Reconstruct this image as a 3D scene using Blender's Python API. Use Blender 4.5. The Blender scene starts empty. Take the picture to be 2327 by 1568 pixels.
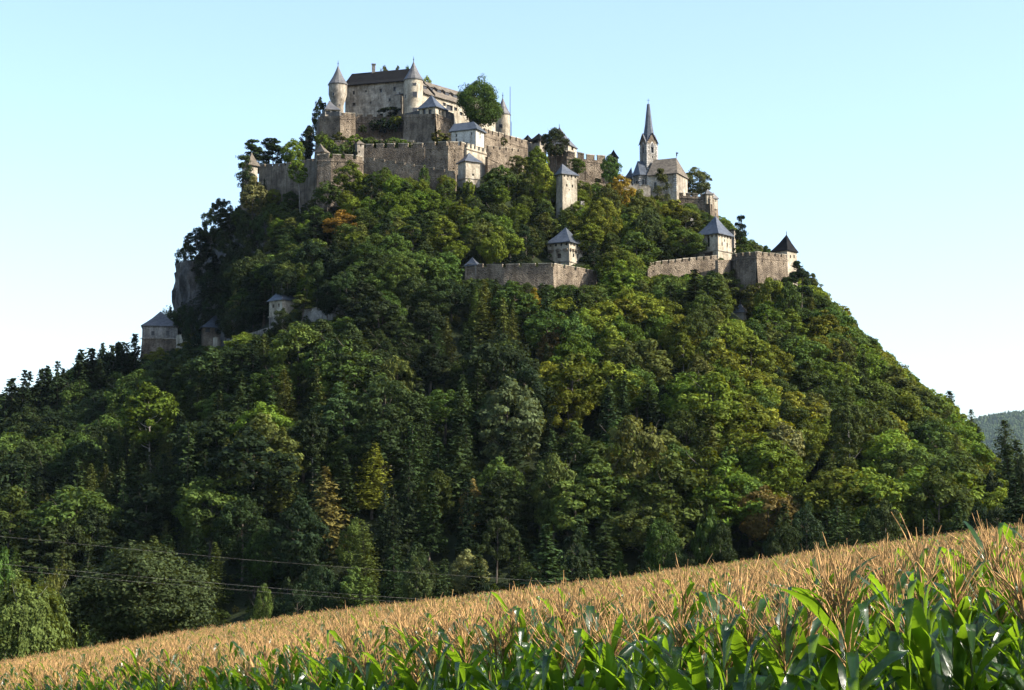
import bpy, math, random
import numpy as np
from mathutils import Vector, Matrix

# ------------------------------------------------------------------ camera, sky, sun
random.seed(7)
RNG = np.random.default_rng(11)
scene = bpy.context.scene
col = scene.collection
FPX, CX, CY = 4342.0, 1163.5, 784.0          # focal length and centre in the 2327 x 1568 frame the sketch was measured in
PITCH = math.atan(506 / FPX)
cam = bpy.data.cameras.new('camera')
cam.sensor_width = 36.0
cam.lens = FPX / 2327 * 36
cam.clip_start, cam.clip_end = 0.5, 30000
camo = bpy.data.objects.new('camera', cam)
camo.rotation_euler = (math.pi / 2 + PITCH, 0, 0)
col.objects.link(camo)
scene.camera = camo

SUN_AZ, SUN_EL = math.radians(75), math.radians(37)   # azimuth from "behind the camera" towards the right
sdir = Vector((math.sin(SUN_AZ) * math.cos(SUN_EL), -math.cos(SUN_AZ) * math.cos(SUN_EL), math.sin(SUN_EL)))
sl = bpy.data.lights.new('sun', 'SUN')
sl.energy, sl.angle, sl.color = 5.0, math.radians(0.53), (1.0, 0.92, 0.79)
so = bpy.data.objects.new('sun', sl)
so.rotation_euler = sdir.to_track_quat('Z', 'Y').to_euler()
col.objects.link(so)
world = bpy.data.worlds.new('World')
scene.world = world
world.use_nodes = True
wn, wl = world.node_tree.nodes, world.node_tree.links
wn.clear()
sky = wn.new('ShaderNodeTexSky')
sky.sky_type = 'NISHITA'
sky.sun_disc = False
sky.sun_elevation = SUN_EL
sky.sun_rotation = math.atan2(sdir.x, sdir.y)
sky.air_density, sky.dust_density, sky.ozone_density = 1.0, 1.6, 1.6
wb = wn.new('ShaderNodeBackground')
wb.inputs[1].default_value = 0.15
wo = wn.new('ShaderNodeOutputWorld')
wl.new(sky.outputs[0], wb.inputs[0])
wl.new(wb.outputs[0], wo.inputs[0])
scene.view_settings.view_transform = 'Standard'
scene.view_settings.look = 'None'
scene.view_settings.exposure = 1.18
scene.view_settings.gamma = 1.0
scene.view_settings.use_curve_mapping = False
try:
    scene.render.engine = 'CYCLES'
    cy = scene.cycles
    cy.max_bounces, cy.diffuse_bounces, cy.glossy_bounces = 4, 1, 2
    cy.transmission_bounces, cy.transparent_max_bounces = 3, 4
    cy.volume_bounces = 0
    cy.caustics_reflective = cy.caustics_refractive = False
except Exception:
    pass

# ------------------------------------------------------------------ measuring helpers
COSP, SINP = math.cos(PITCH), math.sin(PITCH)
def ray(px, py):
    cx, cz = px - CX, CY - py
    return np.array((cx, FPX * COSP - cz * SINP, FPX * SINP + cz * COSP))
def P(px, py, Y):
    r = ray(px, py)
    return r * (Y / r[1])
def mpp(Y, py=600):
    return Y / ray(CX, py)[1]
def proj(p):
    x, y, z = p
    d = y * COSP + z * SINP
    u = -y * SINP + z * COSP
    return CX + FPX * x / d, CY - FPX * u / d
def quad_map(x0, y0):
    return lambda x, y: ((x0 + .30083 * x) * .70260, (y0 + .30083 * y) * .70260)
q1, q2, q3 = quad_map(980, 160), quad_map(740, 400), quad_map(1400, 340)
q4, q5, q6, q7 = quad_map(1950, 300), quad_map(1480, 680), quad_map(2050, 660), quad_map(400, 860)

def lattice(x, y, seed):
    xi, yi = np.floor(x).astype(np.int64), np.floor(y).astype(np.int64)
    fx, fy = x - xi, y - yi
    fx, fy = fx * fx * (3 - 2 * fx), fy * fy * (3 - 2 * fy)
    def h(a, b):
        n = (a * 374761393 + b * 668265263 + seed * 974711) & 0x7fffffff
        n = ((n ^ (n >> 13)) * 1274126177) & 0x7fffffff
        return ((n ^ (n >> 16)) & 0xffff) / 65535.0
    return (h(xi, yi) * (1 - fx) + h(xi + 1, yi) * fx) * (1 - fy) + (h(xi, yi + 1) * (1 - fx) + h(xi + 1, yi + 1) * fx) * fy
def fbm(x, y, s, seed=1, o=3):
    x, y = np.asarray(x, float), np.asarray(y, float)
    r, a = 0, .5
    for k in range(o):
        r = r + a * (lattice(x / s, y / s, seed + k) - .5) * 2
        s, a = s / 2.1, a / 2
    return r

# ------------------------------------------------------------------ terrain
SKY_PTS = [(-1600, 1260), (-700, 1150), (-300, 1080), (0, 985), (150, 925), (260, 875), (330, 815), (398, 790), (412, 650), (430, 600), (480, 540), (540, 470),
           (600, 415), (700, 372), (745, 345), (800, 325), (1140, 325), (1200, 372), (1300, 400), (1400, 415), (1530, 440),
           (1600, 480), (1650, 560), (1700, 605), (1815, 640), (1850, 715), (1920, 785), (2000, 860), (2100, 955), (2200, 1060),
           (2300, 1135), (2500, 1225), (2800, 1275), (3600, 1300)]
YR = 600.0
_sx = np.array([P(a, b, YR)[0] for a, b in SKY_PTS])
_sz = np.array([P(a, b, YR)[2] for a, b in SKY_PTS])
HX = [0, .05, .12, .20, .35, .6, .8, .93, 1.0]
HY = [1, .958, .885, .815, .66, .39, .19, .06, 0]
def sclip(x, a, b, w):
    x = np.asarray(x, float)
    return a + w * np.log1p(np.exp(np.clip((x - a) / w, -60, 60))) - w * np.log1p(np.exp(np.clip((x - b) / w, -60, 60)))
def field(x, y):
    xx = sclip(x, -70, 45, 6)
    yy = np.clip(y, -50, 600)
    ty = np.clip((np.asarray(y, float) - 40) / 80, 0, 1)
    hump = np.interp(x, [-40, -32, -22, -12, 2, 14, 30], [0, .0, .75, 1.0, .62, .5, .45])     # the field swells behind its margin
    return .1375 * xx - .0168 * yy - 2.43 + hump * ty * ty * (3 - 2 * ty)
def height(x, y):
    x, y = np.asarray(x, float), np.asarray(y, float)
    b = field(x, y)
    xc = 5.0
    yf = 375 - 20 * np.cos((x - 20) / 90) + 8 * np.sin(x / 31)
    r = np.where(y < YR, (YR - y) / (YR - yf), (y - YR) / 170.0)
    r = np.clip(r, 0, 1)
    xe = xc + (x - xc) * (1 + .18 * r + np.where(x < xc, .20 * np.clip(r / .15, 0, 1) ** 1.3, 0)) + 6 * fbm(x, y, 40, 5) * np.minimum(r * 5, 1)
    s = np.interp(xe, _sx, _sz)
    h = np.interp(r, HX, HY)
    z = b + np.maximum(s - b, 0) * h
    z = z + np.where((r > 0.12) & (r < 1), 3.2 * fbm(x, y, 28, 9) * np.minimum((r - .12) * 6, 1) * np.minimum((1 - r) * 6, 1), 0)
    return z
def hz(x, y):
    return float(height(x, y))
def hit(px, py, y0=200.0, y1=640.0):
    r = ray(px, py)
    ys = np.arange(y0, y1, .5)
    below = height(r[0] / r[1] * ys, ys) > r[2] / r[1] * ys
    i = np.argmax(below)
    return float(ys[i]) if below[i] else None

# ------------------------------------------------------------------ materials
def mat(name):
    m = bpy.data.materials.new(name)
    m.use_nodes = True
    m.node_tree.nodes.clear()
    return m, m.node_tree.nodes, m.node_tree.links
def ramp(n, stops):
    r = n.new('ShaderNodeValToRGB')
    e = r.color_ramp.elements
    while len(e) > 1: e.remove(e[0])
    e[0].position, e[0].color = stops[0][0], (*stops[0][1], 1)
    for p, c in stops[1:]:
        k = e.new(p); k.color = (*c, 1)
    return r
def noise(n, l, coord, scale, detail=4, rough=.6, dist=0):
    t = n.new('ShaderNodeTexNoise')
    t.inputs['Scale'].default_value = scale
    t.inputs['Detail'].default_value = detail
    t.inputs['Roughness'].default_value = rough
    t.inputs['Distortion'].default_value = dist
    l.new(coord, t.inputs['Vector'])
    return t
def mixc(n, l, a, b, fac, mode='MIX'):
    m = n.new('ShaderNodeMix'); m.data_type = 'RGBA'; m.blend_type = mode
    for s, v in ((m.inputs[6], a), (m.inputs[7], b), (m.inputs[0], fac)):
        if isinstance(v, (int, float)): s.default_value = v
        elif isinstance(v, tuple): s.default_value = (*v, 1)
        else: l.new(v, s)
    return m.outputs[2]
def finish(n, l, color, rough=.9, bump=None, bstr=.5, bdist=.1, spec=.3, metal=0):
    b = n.new('ShaderNodeBsdfPrincipled')
    if isinstance(color, tuple): b.inputs['Base Color'].default_value = (*color, 1)
    else: l.new(color, b.inputs['Base Color'])
    if isinstance(rough, (int, float)): b.inputs['Roughness'].default_value = rough
    else: l.new(rough, b.inputs['Roughness'])
    b.inputs['Specular IOR Level'].default_value = spec
    b.inputs['Metallic'].default_value = metal
    if bump is not None:
        bu = n.new('ShaderNodeBump'); bu.inputs['Strength'].default_value = bstr; bu.inputs['Distance'].default_value = bdist
        l.new(bump, bu.inputs['Height']); l.new(bu.outputs[0], b.inputs['Normal'])
    o = n.new('ShaderNodeOutputMaterial'); l.new(b.outputs[0], o.inputs[0])
    return b
def surface(name, c1, c2, c3, s1=.25, s2=3.0, cells=0, bstr=.6, bdist=.15, rough=.92, streak=True, spec=.2):
    """weathered mineral surface: broad patches, fine grain, rain streaks, optional rubble cells"""
    m, n, l = mat(name)
    g = n.new('ShaderNodeNewGeometry').outputs['Position']
    big = noise(n, l, g, s1, 5, .65, .4)
    fine = noise(n, l, g, s2, 5, .7)
    r1 = ramp(n, [(.40, c1), (.51, c2), (.62, c3)]); l.new(big.outputs[0], r1.inputs[0])
    c = mixc(n, l, r1.outputs[0], tuple(x * .55 for x in c1), 0.0)
    rf = ramp(n, [(.30, (.55, .55, .55)), (.55, (1, 1, 1)), (.8, (1.12, 1.1, 1.06))]); l.new(fine.outputs[0], rf.inputs[0])
    c = mixc(n, l, c, rf.outputs[0], 1.0, 'MULTIPLY')
    h = fine.outputs[0]
    if streak:
        mp = n.new('ShaderNodeMapping'); mp.inputs['Scale'].default_value = (1, 1, .14); l.new(g, mp.inputs[0])
        st = noise(n, l, mp.outputs[0], .9, 4, .7)
        rs = ramp(n, [(.36, (.50, .47, .43)), (.56, (1, 1, 1))]); l.new(st.outputs[0], rs.inputs[0])
        c = mixc(n, l, c, rs.outputs[0], .8, 'MULTIPLY')
    if cells:
        mp = n.new('ShaderNodeMapping'); mp.inputs['Scale'].default_value = (1, 1, 1.7); l.new(g, mp.inputs[0])
        v = n.new('ShaderNodeTexVoronoi'); v.inputs['Scale'].default_value = cells; l.new(mp.outputs[0], v.inputs['Vector'])
        rv = ramp(n, [(0, (.62, .6, .58)), (1, (1.2, 1.15, 1.1))])
        sp = n.new('ShaderNodeSeparateColor'); l.new(v.outputs['Color'], sp.inputs[0]); l.new(sp.outputs[0], rv.inputs[0])
        c = mixc(n, l, c, rv.outputs[0], .4, 'MULTIPLY')
        ad = n.new('ShaderNodeMath'); ad.operation = 'SUBTRACT'; l.new(fine.outputs[0], ad.inputs[0]); l.new(v.outputs['Distance'], ad.inputs[1])
        h = ad.outputs[0]
    finish(n, l, c, rough, h, bstr, bdist, spec)
    return m
def roofmat(name, c1, c2, rows=2.2, spec=.4, rough=.55):
    m, n, l = mat(name)
    g = n.new('ShaderNodeNewGeometry').outputs['Position']
    a = noise(n, l, g, .5, 5, .7)
    mp = n.new('ShaderNodeMapping'); mp.inputs['Scale'].default_value = (1, 1, rows); l.new(g, mp.inputs[0])
    v = n.new('ShaderNodeTexVoronoi'); v.inputs['Scale'].default_value = 1.8; l.new(mp.outputs[0], v.inputs['Vector'])
    sp = n.new('ShaderNodeSeparateColor'); l.new(v.outputs['Color'], sp.inputs[0])
    r = ramp(n, [(.3, c1), (.7, c2)]); l.new(a.outputs[0], r.inputs[0])
    rv = ramp(n, [(0, (.55, .55, .55)), (1, (1.25, 1.25, 1.25))]); l.new(sp.outputs[0], rv.inputs[0])
    c = mixc(n, l, r.outputs[0], rv.outputs[0], .8, 'MULTIPLY')
    w = n.new('ShaderNodeTexWave'); w.wave_type = 'BANDS'; w.bands_direction = 'Z'; w.wave_profile = 'SAW'
    w.inputs['Scale'].default_value = .9; w.inputs['Distortion'].default_value = .3; l.new(g, w.inputs[0])
    finish(n, l, c, rough, w.outputs[1], .25, .05, spec)
    return m
def foliage(name, rand=.35, gloss=.05, trans=.28, tone=(.45, 1.55)):
    """leaf colour comes from the object's colour; small shifts per plant and per leaf"""
    m, n, l = mat(name)
    oi = n.new('ShaderNodeObjectInfo')
    at = n.new('ShaderNodeAttribute'); at.attribute_name = 'tone'
    mr = n.new('ShaderNodeMapRange'); mr.inputs[3].default_value = tone[0]; mr.inputs[4].default_value = tone[1]
    l.new(at.outputs['Fac'], mr.inputs[0])
    hs = n.new('ShaderNodeHueSaturation')
    mh = n.new('ShaderNodeMapRange'); mh.inputs[3].default_value = .5 - .035 * rand / .35; mh.inputs[4].default_value = .5 + .008 * rand / .35
    l.new(oi.outputs['Random'], mh.inputs[0]); l.new(mh.outputs[0], hs.inputs['Hue'])
    wn_ = n.new('ShaderNodeMath'); wn_.operation = 'MULTIPLY'; wn_.inputs[1].default_value = 7.31
    fr = n.new('ShaderNodeMath'); fr.operation = 'FRACT'
    l.new(oi.outputs['Random'], wn_.inputs[0]); l.new(wn_.outputs[0], fr.inputs[0])
    mv = n.new('ShaderNodeMapRange'); mv.inputs[3].default_value = 1 - rand; mv.inputs[4].default_value = 1 + rand
    l.new(fr.outputs[0], mv.inputs[0])
    mm = n.new('ShaderNodeMath'); mm.operation = 'MULTIPLY'; l.new(mv.outputs[0], mm.inputs[0]); l.new(mr.outputs[0], mm.inputs[1])
    l.new(mm.outputs[0], hs.inputs['Value'])
    ti = n.new('ShaderNodeAttribute'); ti.attribute_name = 'tint'
    gt = n.new('ShaderNodeMath'); gt.operation = 'GREATER_THAN'; gt.inputs[1].default_value = .001; l.new(ti.outputs['Fac'], gt.inputs[0])
    l.new(mixc(n, l, oi.outputs['Color'], ti.outputs['Color'], gt.outputs[0]), hs.inputs['Color'])
    d = n.new('ShaderNodeBsdfPrincipled'); d.inputs['Roughness'].default_value = .6; d.inputs['Specular IOR Level'].default_value = gloss
    l.new(hs.outputs[0], d.inputs['Base Color'])
    t = n.new('ShaderNodeBsdfTranslucent')
    tc = mixc(n, l, hs.outputs[0], (1.5, 1.25, .35), 1.0, 'MULTIPLY'); l.new(tc, t.inputs[0])
    mx = n.new('ShaderNodeMixShader'); mx.inputs[0].default_value = trans
    l.new(d.outputs[0], mx.inputs[1]); l.new(t.outputs[0], mx.inputs[2])
    o = n.new('ShaderNodeOutputMaterial'); l.new(mx.outputs[0], o.inputs[0])
    return m

M = {}
M['plaster'] = surface('pale_plaster', (.28, .24, .18), (.39, .345, .265), (.46, .41, .32), .22, 2.2)
M['white_plaster'] = surface('white_plaster', (.42, .40, .35), (.51, .49, .43), (.56, .54, .48), .2, 2.0, bstr=.3)
M['old_plaster'] = surface('stained_plaster', (.22, .19, .15), (.34, .30, .24), (.45, .40, .32), .28, 1.8)
M['stone'] = surface('rubble_stone', (.125, .10, .074), (.205, .165, .12), (.28, .23, .17), .25, 2.5, cells=2.4, bstr=1, bdist=.25)
M['grey_stone'] = surface('grey_stone', (.18, .17, .155), (.26, .245, .22), (.35, .33, .29), .3, 2.5, cells=1.8, bstr=.8, bdist=.2)
M['rock'] = surface('cliff_rock', (.05, .05, .05), (.12, .115, .11), (.21, .20, .185), .12, 1.2, bstr=1, bdist=.6)
M['quoin'] = surface('white_quoins', (.42, .41, .38), (.50, .48, .44), (.56, .54, .50), .5, 3, bstr=.2)
M['slate'] = roofmat('slate_roof', (.035, .043, .055), (.075, .085, .10), rough=.42)
M['grey_slate'] = roofmat('pale_slate_roof', (.06, .06, .062), (.115, .112, .108), rough=.5)
M['shingle'] = roofmat('shingle_roof', (.085, .071, .056), (.16, .137, .108), rough=.85, spec=.15)
M['dark_shingle'] = roofmat('dark_shingle_roof', (.008, .008, .009), (.016, .016, .016), rough=.85, spec=.04)
m_, n_, l_ = mat('dark_opening'); finish(n_, l_, (.012, .012, .014), .35, spec=.5); M['dark'] = m_
m_, n_, l_ = mat('wood'); finish(n_, l_, (.05, .035, .025), .8); M['wood'] = m_
m_, n_, l_ = mat('iron'); finish(n_, l_, (.04, .04, .045), .5, metal=.6); M['iron'] = m_
M['leaf'] = foliage('broad_leaves')
M['needle'] = foliage('needles', .3, .03, .15, (.6, 1.3))
M['bark'] = surface('bark', (.05, .04, .03), (.10, .085, .065), (.16, .14, .11), .8, 6, bstr=.8, bdist=.05)
M['pale_bark'] = surface('pale_bark', (.22, .20, .17), (.38, .35, .30), (.5, .47, .42), .8, 6, bstr=.5, bdist=.04)
def ground_mat():
    m, n, l = mat('hill_ground')
    ge = n.new('ShaderNodeNewGeometry'); g = ge.outputs['Position']
    a = noise(n, l, g, .09, 5, .65); b = noise(n, l, g, 1.4, 5, .7)
    r = ramp(n, [(.35, (.010, .014, .006)), (.55, (.018, .025, .009)), (.7, (.032, .038, .015))]); l.new(a.outputs[0], r.inputs[0])
    rk = ramp(n, [(.3, (.035, .035, .035)), (.5, (.085, .083, .078)), (.7, (.16, .155, .145))])
    mp = n.new('ShaderNodeMapping'); mp.inputs['Scale'].default_value = (1, 1, .3); l.new(g, mp.inputs[0]); c = noise(n, l, mp.outputs[0], .5, 6, .7); l.new(c.outputs[0], rk.inputs[0])
    sp = n.new('ShaderNodeSeparateXYZ'); l.new(ge.outputs['True Normal'], sp.inputs[0])
    k = n.new('ShaderNodeMapRange'); k.inputs[1].default_value = .62; k.inputs[2].default_value = .48; k.inputs[3].default_value = 0; k.inputs[4].default_value = 1; l.new(sp.outputs[2], k.inputs[0])
    finish(n, l, mixc(n, l, r.outputs[0], rk.outputs[0], k.outputs[0]), .95, b.outputs[0], 1, .4, .1)
    return m
M['soil'] = ground_mat()

# ------------------------------------------------------------------ object helpers
def put(o, parent=None):
    col.objects.link(o)
    if parent is not None: o.parent = parent
    return o
def tag(o, label=None, category=None, group=None, kind=None):
    if label: o['label'] = label
    if category: o['category'] = category
    if group: o['group'] = group
    if kind: o['kind'] = kind
    return o
def mesh(name, v, f, material, smooth=False, tone=None, vein=None):
    me = bpy.data.meshes.new(name)
    if isinstance(f, np.ndarray):
        k = f.shape[1]
        me.vertices.add(len(v)); me.vertices.foreach_set('co', np.asarray(v, np.float32).ravel())
        me.loops.add(f.size); me.loops.foreach_set('vertex_index', f.astype(np.int32).ravel())
        me.polygons.add(len(f)); me.polygons.foreach_set('loop_start', np.arange(0, f.size, k, dtype=np.int32))
        me.update(calc_edges=True); me.validate()
    else:
        me.from_pydata([tuple(map(float, p)) for p in v], [], [tuple(map(int, q)) for q in f]); me.update()
    if smooth: me.polygons.foreach_set('use_smooth', [True] * len(me.polygons))
    if tone is not None:
        a = me.attributes.new('tone', 'FLOAT', 'POINT'); a.data.foreach_set('value', np.asarray(tone, np.float32))
    if vein is not None:
        a = me.attributes.new('vein', 'FLOAT', 'POINT'); a.data.foreach_set('value', np.asarray(vein, np.float32))
    me.materials.append(material)
    return me
def part(name, v, f, material, parent, smooth=False):
    return put(bpy.data.objects.new(name, mesh(name, v, f, material, smooth)), parent)
def empty(name, loc, label=None, category=None, group=None):
    o = bpy.data.objects.new(name, None); o.empty_display_size = 1
    o.location = loc
    return tag(put(o), label, category, group)
class Geo:
    def __init__(s): s.v, s.f = [], []
    def add(s, v, f):
        b = len(s.v); s.v += [tuple(p) for p in v]; s.f += [tuple(i + b for i in q) for q in f]
    def box(s, c, d, rz=0, taper=1):
        ca, sa = math.cos(rz), math.sin(rz); vs = []
        for z, k in ((-.5, 1), (.5, taper)):
            for x, y in ((-.5, -.5), (.5, -.5), (.5, .5), (-.5, .5)):
                X, Y = x * d[0] * k, y * d[1] * k
                vs.append((c[0] + X * ca - Y * sa, c[1] + X * sa + Y * ca, c[2] + z * d[2]))
        s.add(vs, [(3, 2, 1, 0), (4, 5, 6, 7), (0, 1, 5, 4), (1, 2, 6, 5), (2, 3, 7, 6), (3, 0, 4, 7)])
    def tube(s, pts, rad, k=6):
        pts = [Vector(p) for p in pts]; b = len(s.v)
        for i, p in enumerate(pts):
            t = (pts[min(i + 1, len(pts) - 1)] - pts[max(i - 1, 0)]).normalized()
            a = t.cross(Vector((0.13, .97, .2))).normalized(); c = t.cross(a)
            for j in range(k):
                w = 2 * math.pi * j / k
                s.v.append(tuple(p + (a * math.cos(w) + c * math.sin(w)) * rad[i]))
        for i in range(len(pts) - 1):
            for j in range(k):
                s.f.append((b + i * k + j, b + i * k + (j + 1) % k, b + (i + 1) * k + (j + 1) % k, b + (i + 1) * k + j))
        s.f.append(tuple(b + (len(pts) - 1) * k + j for j in range(k)))
    def lathe(s, c, prof, k=28):
        b = len(s.v)
        for r, z in prof:
            for j in range(k):
                w = 2 * math.pi * j / k
                s.v.append((c[0] + r * math.cos(w), c[1] + r * math.sin(w), z))
        for i in range(len(prof) - 1):
            for j in range(k):
                s.f.append((b + i * k + j, b + i * k + (j + 1) % k, b + (i + 1) * k + (j + 1) % k, b + (i + 1) * k + j))
    def part(s, name, material, parent, smooth=False, off=None):
        v = np.array(s.v, float)
        if off is not None: v = v - np.array(off)
        return part(name, v, s.f, material, parent, smooth)
# ------------------------------------------------------------------ masonry builders
PROTECT = []      # (x0, y0, x1, y1, Y): parts of the picture frame where a building is in plain view
LANDMARKS = []    # (phrase, px, py)
class Bld:
    """one building: an Empty at its base with wall / roof / window ... parts"""
    def __init__(s, name, label, cat, loc, group=None, short=None):
        s.o = empty(name, loc, label, cat, group); s.loc = np.array(loc, float)
        if short:
            a, b = proj(loc); s.short = short
    def add(s, name, g, material, smooth=False, parent=None):
        return g.part(name, M[material], parent or s.o, smooth, s.loc)

def facade(g, A, B, z0, z1, opens=(), dz=0.0, batter=0.0, depth=.45, zb=None, bsteps=1):
    """front face from A to B (left to right seen from outside) with recessed openings (u, z, w, h) in metres"""
    A, B = np.array(A[:2], float), np.array(B[:2], float)
    L = np.linalg.norm(B - A); u = (B - A) / L; n = np.array((u[1], -u[0]))
    opens = [o for o in opens if o[0] - o[2] / 2 > .05 and o[0] + o[2] / 2 < L - .05 and o[1] + o[3] / 2 < z1 - .02 and o[1] - o[3] / 2 > z0]
    zb = z0 if zb is None else zb
    us = sorted({0, L, *[o[0] - o[2] / 2 for o in opens], *[o[0] + o[2] / 2 for o in opens]})
    zs = sorted({z0, z1, *([zb] if batter and z0 < zb < z1 else []), *[o[1] - o[3] / 2 for o in opens], *[o[1] + o[3] / 2 for o in opens]})
    def pt(a, z, d=0):
        o = batter * max(0, zb - z) / max(zb - z0, .01) if batter else 0
        p = A + u * a + n * (o - d)
        return (p[0], p[1], z + dz * a / L)
    for i in range(len(us) - 1):
        for j in range(len(zs) - 1):
            a, b, c, d = us[i], us[i + 1], zs[j], zs[j + 1]
            if b - a < 1e-4 or d - c < 1e-4: continue
            ma, mc = (a + b) / 2, (c + d) / 2
            if any(abs(ma - o[0]) < o[2] / 2 and abs(mc - o[1]) < o[3] / 2 for o in opens): continue
            g.add([pt(a, c), pt(b, c), pt(b, d), pt(a, d)], [(0, 1, 2, 3)])
    for o in opens:
        a, b, c, d = o[0] - o[2] / 2, o[0] + o[2] / 2, o[1] - o[3] / 2, o[1] + o[3] / 2
        f = [pt(a, c), pt(b, c), pt(b, d), pt(a, d)]; k = [pt(a, c, depth), pt(b, c, depth), pt(b, d, depth), pt(a, d, depth)]
        g.add(f + k, [(0, 4, 5, 1), (1, 5, 6, 2), (2, 6, 7, 3), (3, 7, 4, 0)])
    return pt

def window(b, A, B, o, name='window', mat_='dark', frame=True, arch=False, dz=0.0, depth=.45):
    """pane (and crossbars) set at the back of one opening; one part per window"""
    A, B = np.array(A[:2], float), np.array(B[:2], float)
    L = np.linalg.norm(B - A); u = (B - A) / L; n = np.array((u[1], -u[0]))
    def pt(a, z, d): q = A + u * a - n * d; return (q[0], q[1], z + dz * o[0] / L)
    g = Geo(); w, h = o[2] / 2, o[3] / 2
    g.add([pt(o[0] - w, o[1] - h, depth - .02), pt(o[0] + w, o[1] - h, depth - .02), pt(o[0] + w, o[1] + h, depth - .02), pt(o[0] - w, o[1] + h, depth - .02)], [(0, 1, 2, 3)])
    p = b.add(name, g, mat_)
    if frame:
        g = Geo(); t = .13
        for (a0, a1, c0, c1) in ((-w - t, w + t, h, h + t), (-w - t, w + t, -h - t * 1.3, -h), (-w - t, -w, -h, h), (w, w + t, -h, h)):
            f = [pt(o[0] + a0, o[1] + c0, -.05), pt(o[0] + a1, o[1] + c0, -.05), pt(o[0] + a1, o[1] + c1, -.05), pt(o[0] + a0, o[1] + c1, -.05)]
            k = [pt(o[0] + a0, o[1] + c0, .06), pt(o[0] + a1, o[1] + c0, .06), pt(o[0] + a1, o[1] + c1, .06), pt(o[0] + a0, o[1] + c1, .06)]
            g.add(f + k, [(0, 1, 2, 3), (0, 4, 5, 1), (1, 5, 6, 2), (2, 6, 7, 3), (3, 7, 4, 0)])
        b.add('window_frame', g, frame if isinstance(frame, str) else 'quoin', parent=None)
    return p

def offset(plan, k, c=None):
    plan = np.array(plan, float)[:, :2]
    c = plan.mean(0) if c is None else c
    out = []
    for p in plan:
        d = p - c; out.append(c + d * (1 + k / max(np.linalg.norm(d), .1)))
    return np.array(out)
def pyramid(plan, ze, apex, over=.6, flare=.06, thick=.22):
    """pyramid or cone roof with projecting, slightly flared eaves; apex is one point or a ridge of two"""
    g = Geo(); n = len(plan)
    c = np.array(plan)[:, :2].mean(0)
    e0 = offset(plan, over); ins = offset(plan, -.1)
    ap = np.array(apex[:2]); za = apex[2]
    rings = [[(p[0], p[1], ze - .02) for p in ins], [(p[0], p[1], ze - thick) for p in e0], [(p[0], p[1], ze) for p in e0]]
    for t in (.22, .5):
        k = (1 - t) - flare * math.sin(math.pi * t)
        rings.append([(ap[0] + (p[0] - ap[0]) * k, ap[1] + (p[1] - ap[1]) * k, ze + (za - ze) * t) for p in e0])
    b = []
    for r in rings: b.append(len(g.v)); g.v += r
    for i in range(len(rings) - 1):
        for j in range(n): g.f.append((b[i] + j, b[i] + (j + 1) % n, b[i + 1] + (j + 1) % n, b[i + 1] + j))
    g.v.append((ap[0], ap[1], za)); t = len(g.v) - 1
    for j in range(n): g.f.append((b[-1] + j, b[-1] + (j + 1) % n, t))
    return g
def hiproof(plan, ze, r0, r1, over=.6, thick=.22):
    """four-cornered plan [L, C, R, back]; ridge from r0 (near corner pair L/back or C/R ends) to r1"""
    g = Geo(); e = offset(plan, over); ins = offset(plan, -.1)
    for ring, z in ((ins, ze - .02), (e, ze - thick), (e, ze)):
        g.v += [(p[0], p[1], z) for p in ring]
    for i in range(2):
        for j in range(4): g.f.append((i * 4 + j, i * 4 + (j + 1) % 4, i * 4 + 4 + (j + 1) % 4, i * 4 + 4 + j))
    g.v += [tuple(r0), tuple(r1)]
    # long sides are faces 0 (L-C) and 2 (R-back); the ends are 1 (C-R) and 3 (back-L)
    g.f += [(8, 9, 13, 12), (9, 10, 13), (10, 11, 12, 13), (11, 8, 12)]
    return g

def corners(xl, xc, xr, Y, py, alpha=None, ka=1.0):
    m = mpp(Y, py); wl, wr = (xc - xl) * m, (xr - xc) * m
    al = math.atan2(wr, wl) if alpha is None else math.radians(alpha)
    C = P(xc, py, Y)[:2]
    a, b = wl / math.cos(al) * ka, wr / math.sin(al) * ka
    L = C + a * np.array((-math.cos(al), math.sin(al))); R = C + b * np.array((math.sin(al), math.cos(al)))
    # keep the far corners on their sight lines
    return [L, C, R, L + R - C], m

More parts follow.
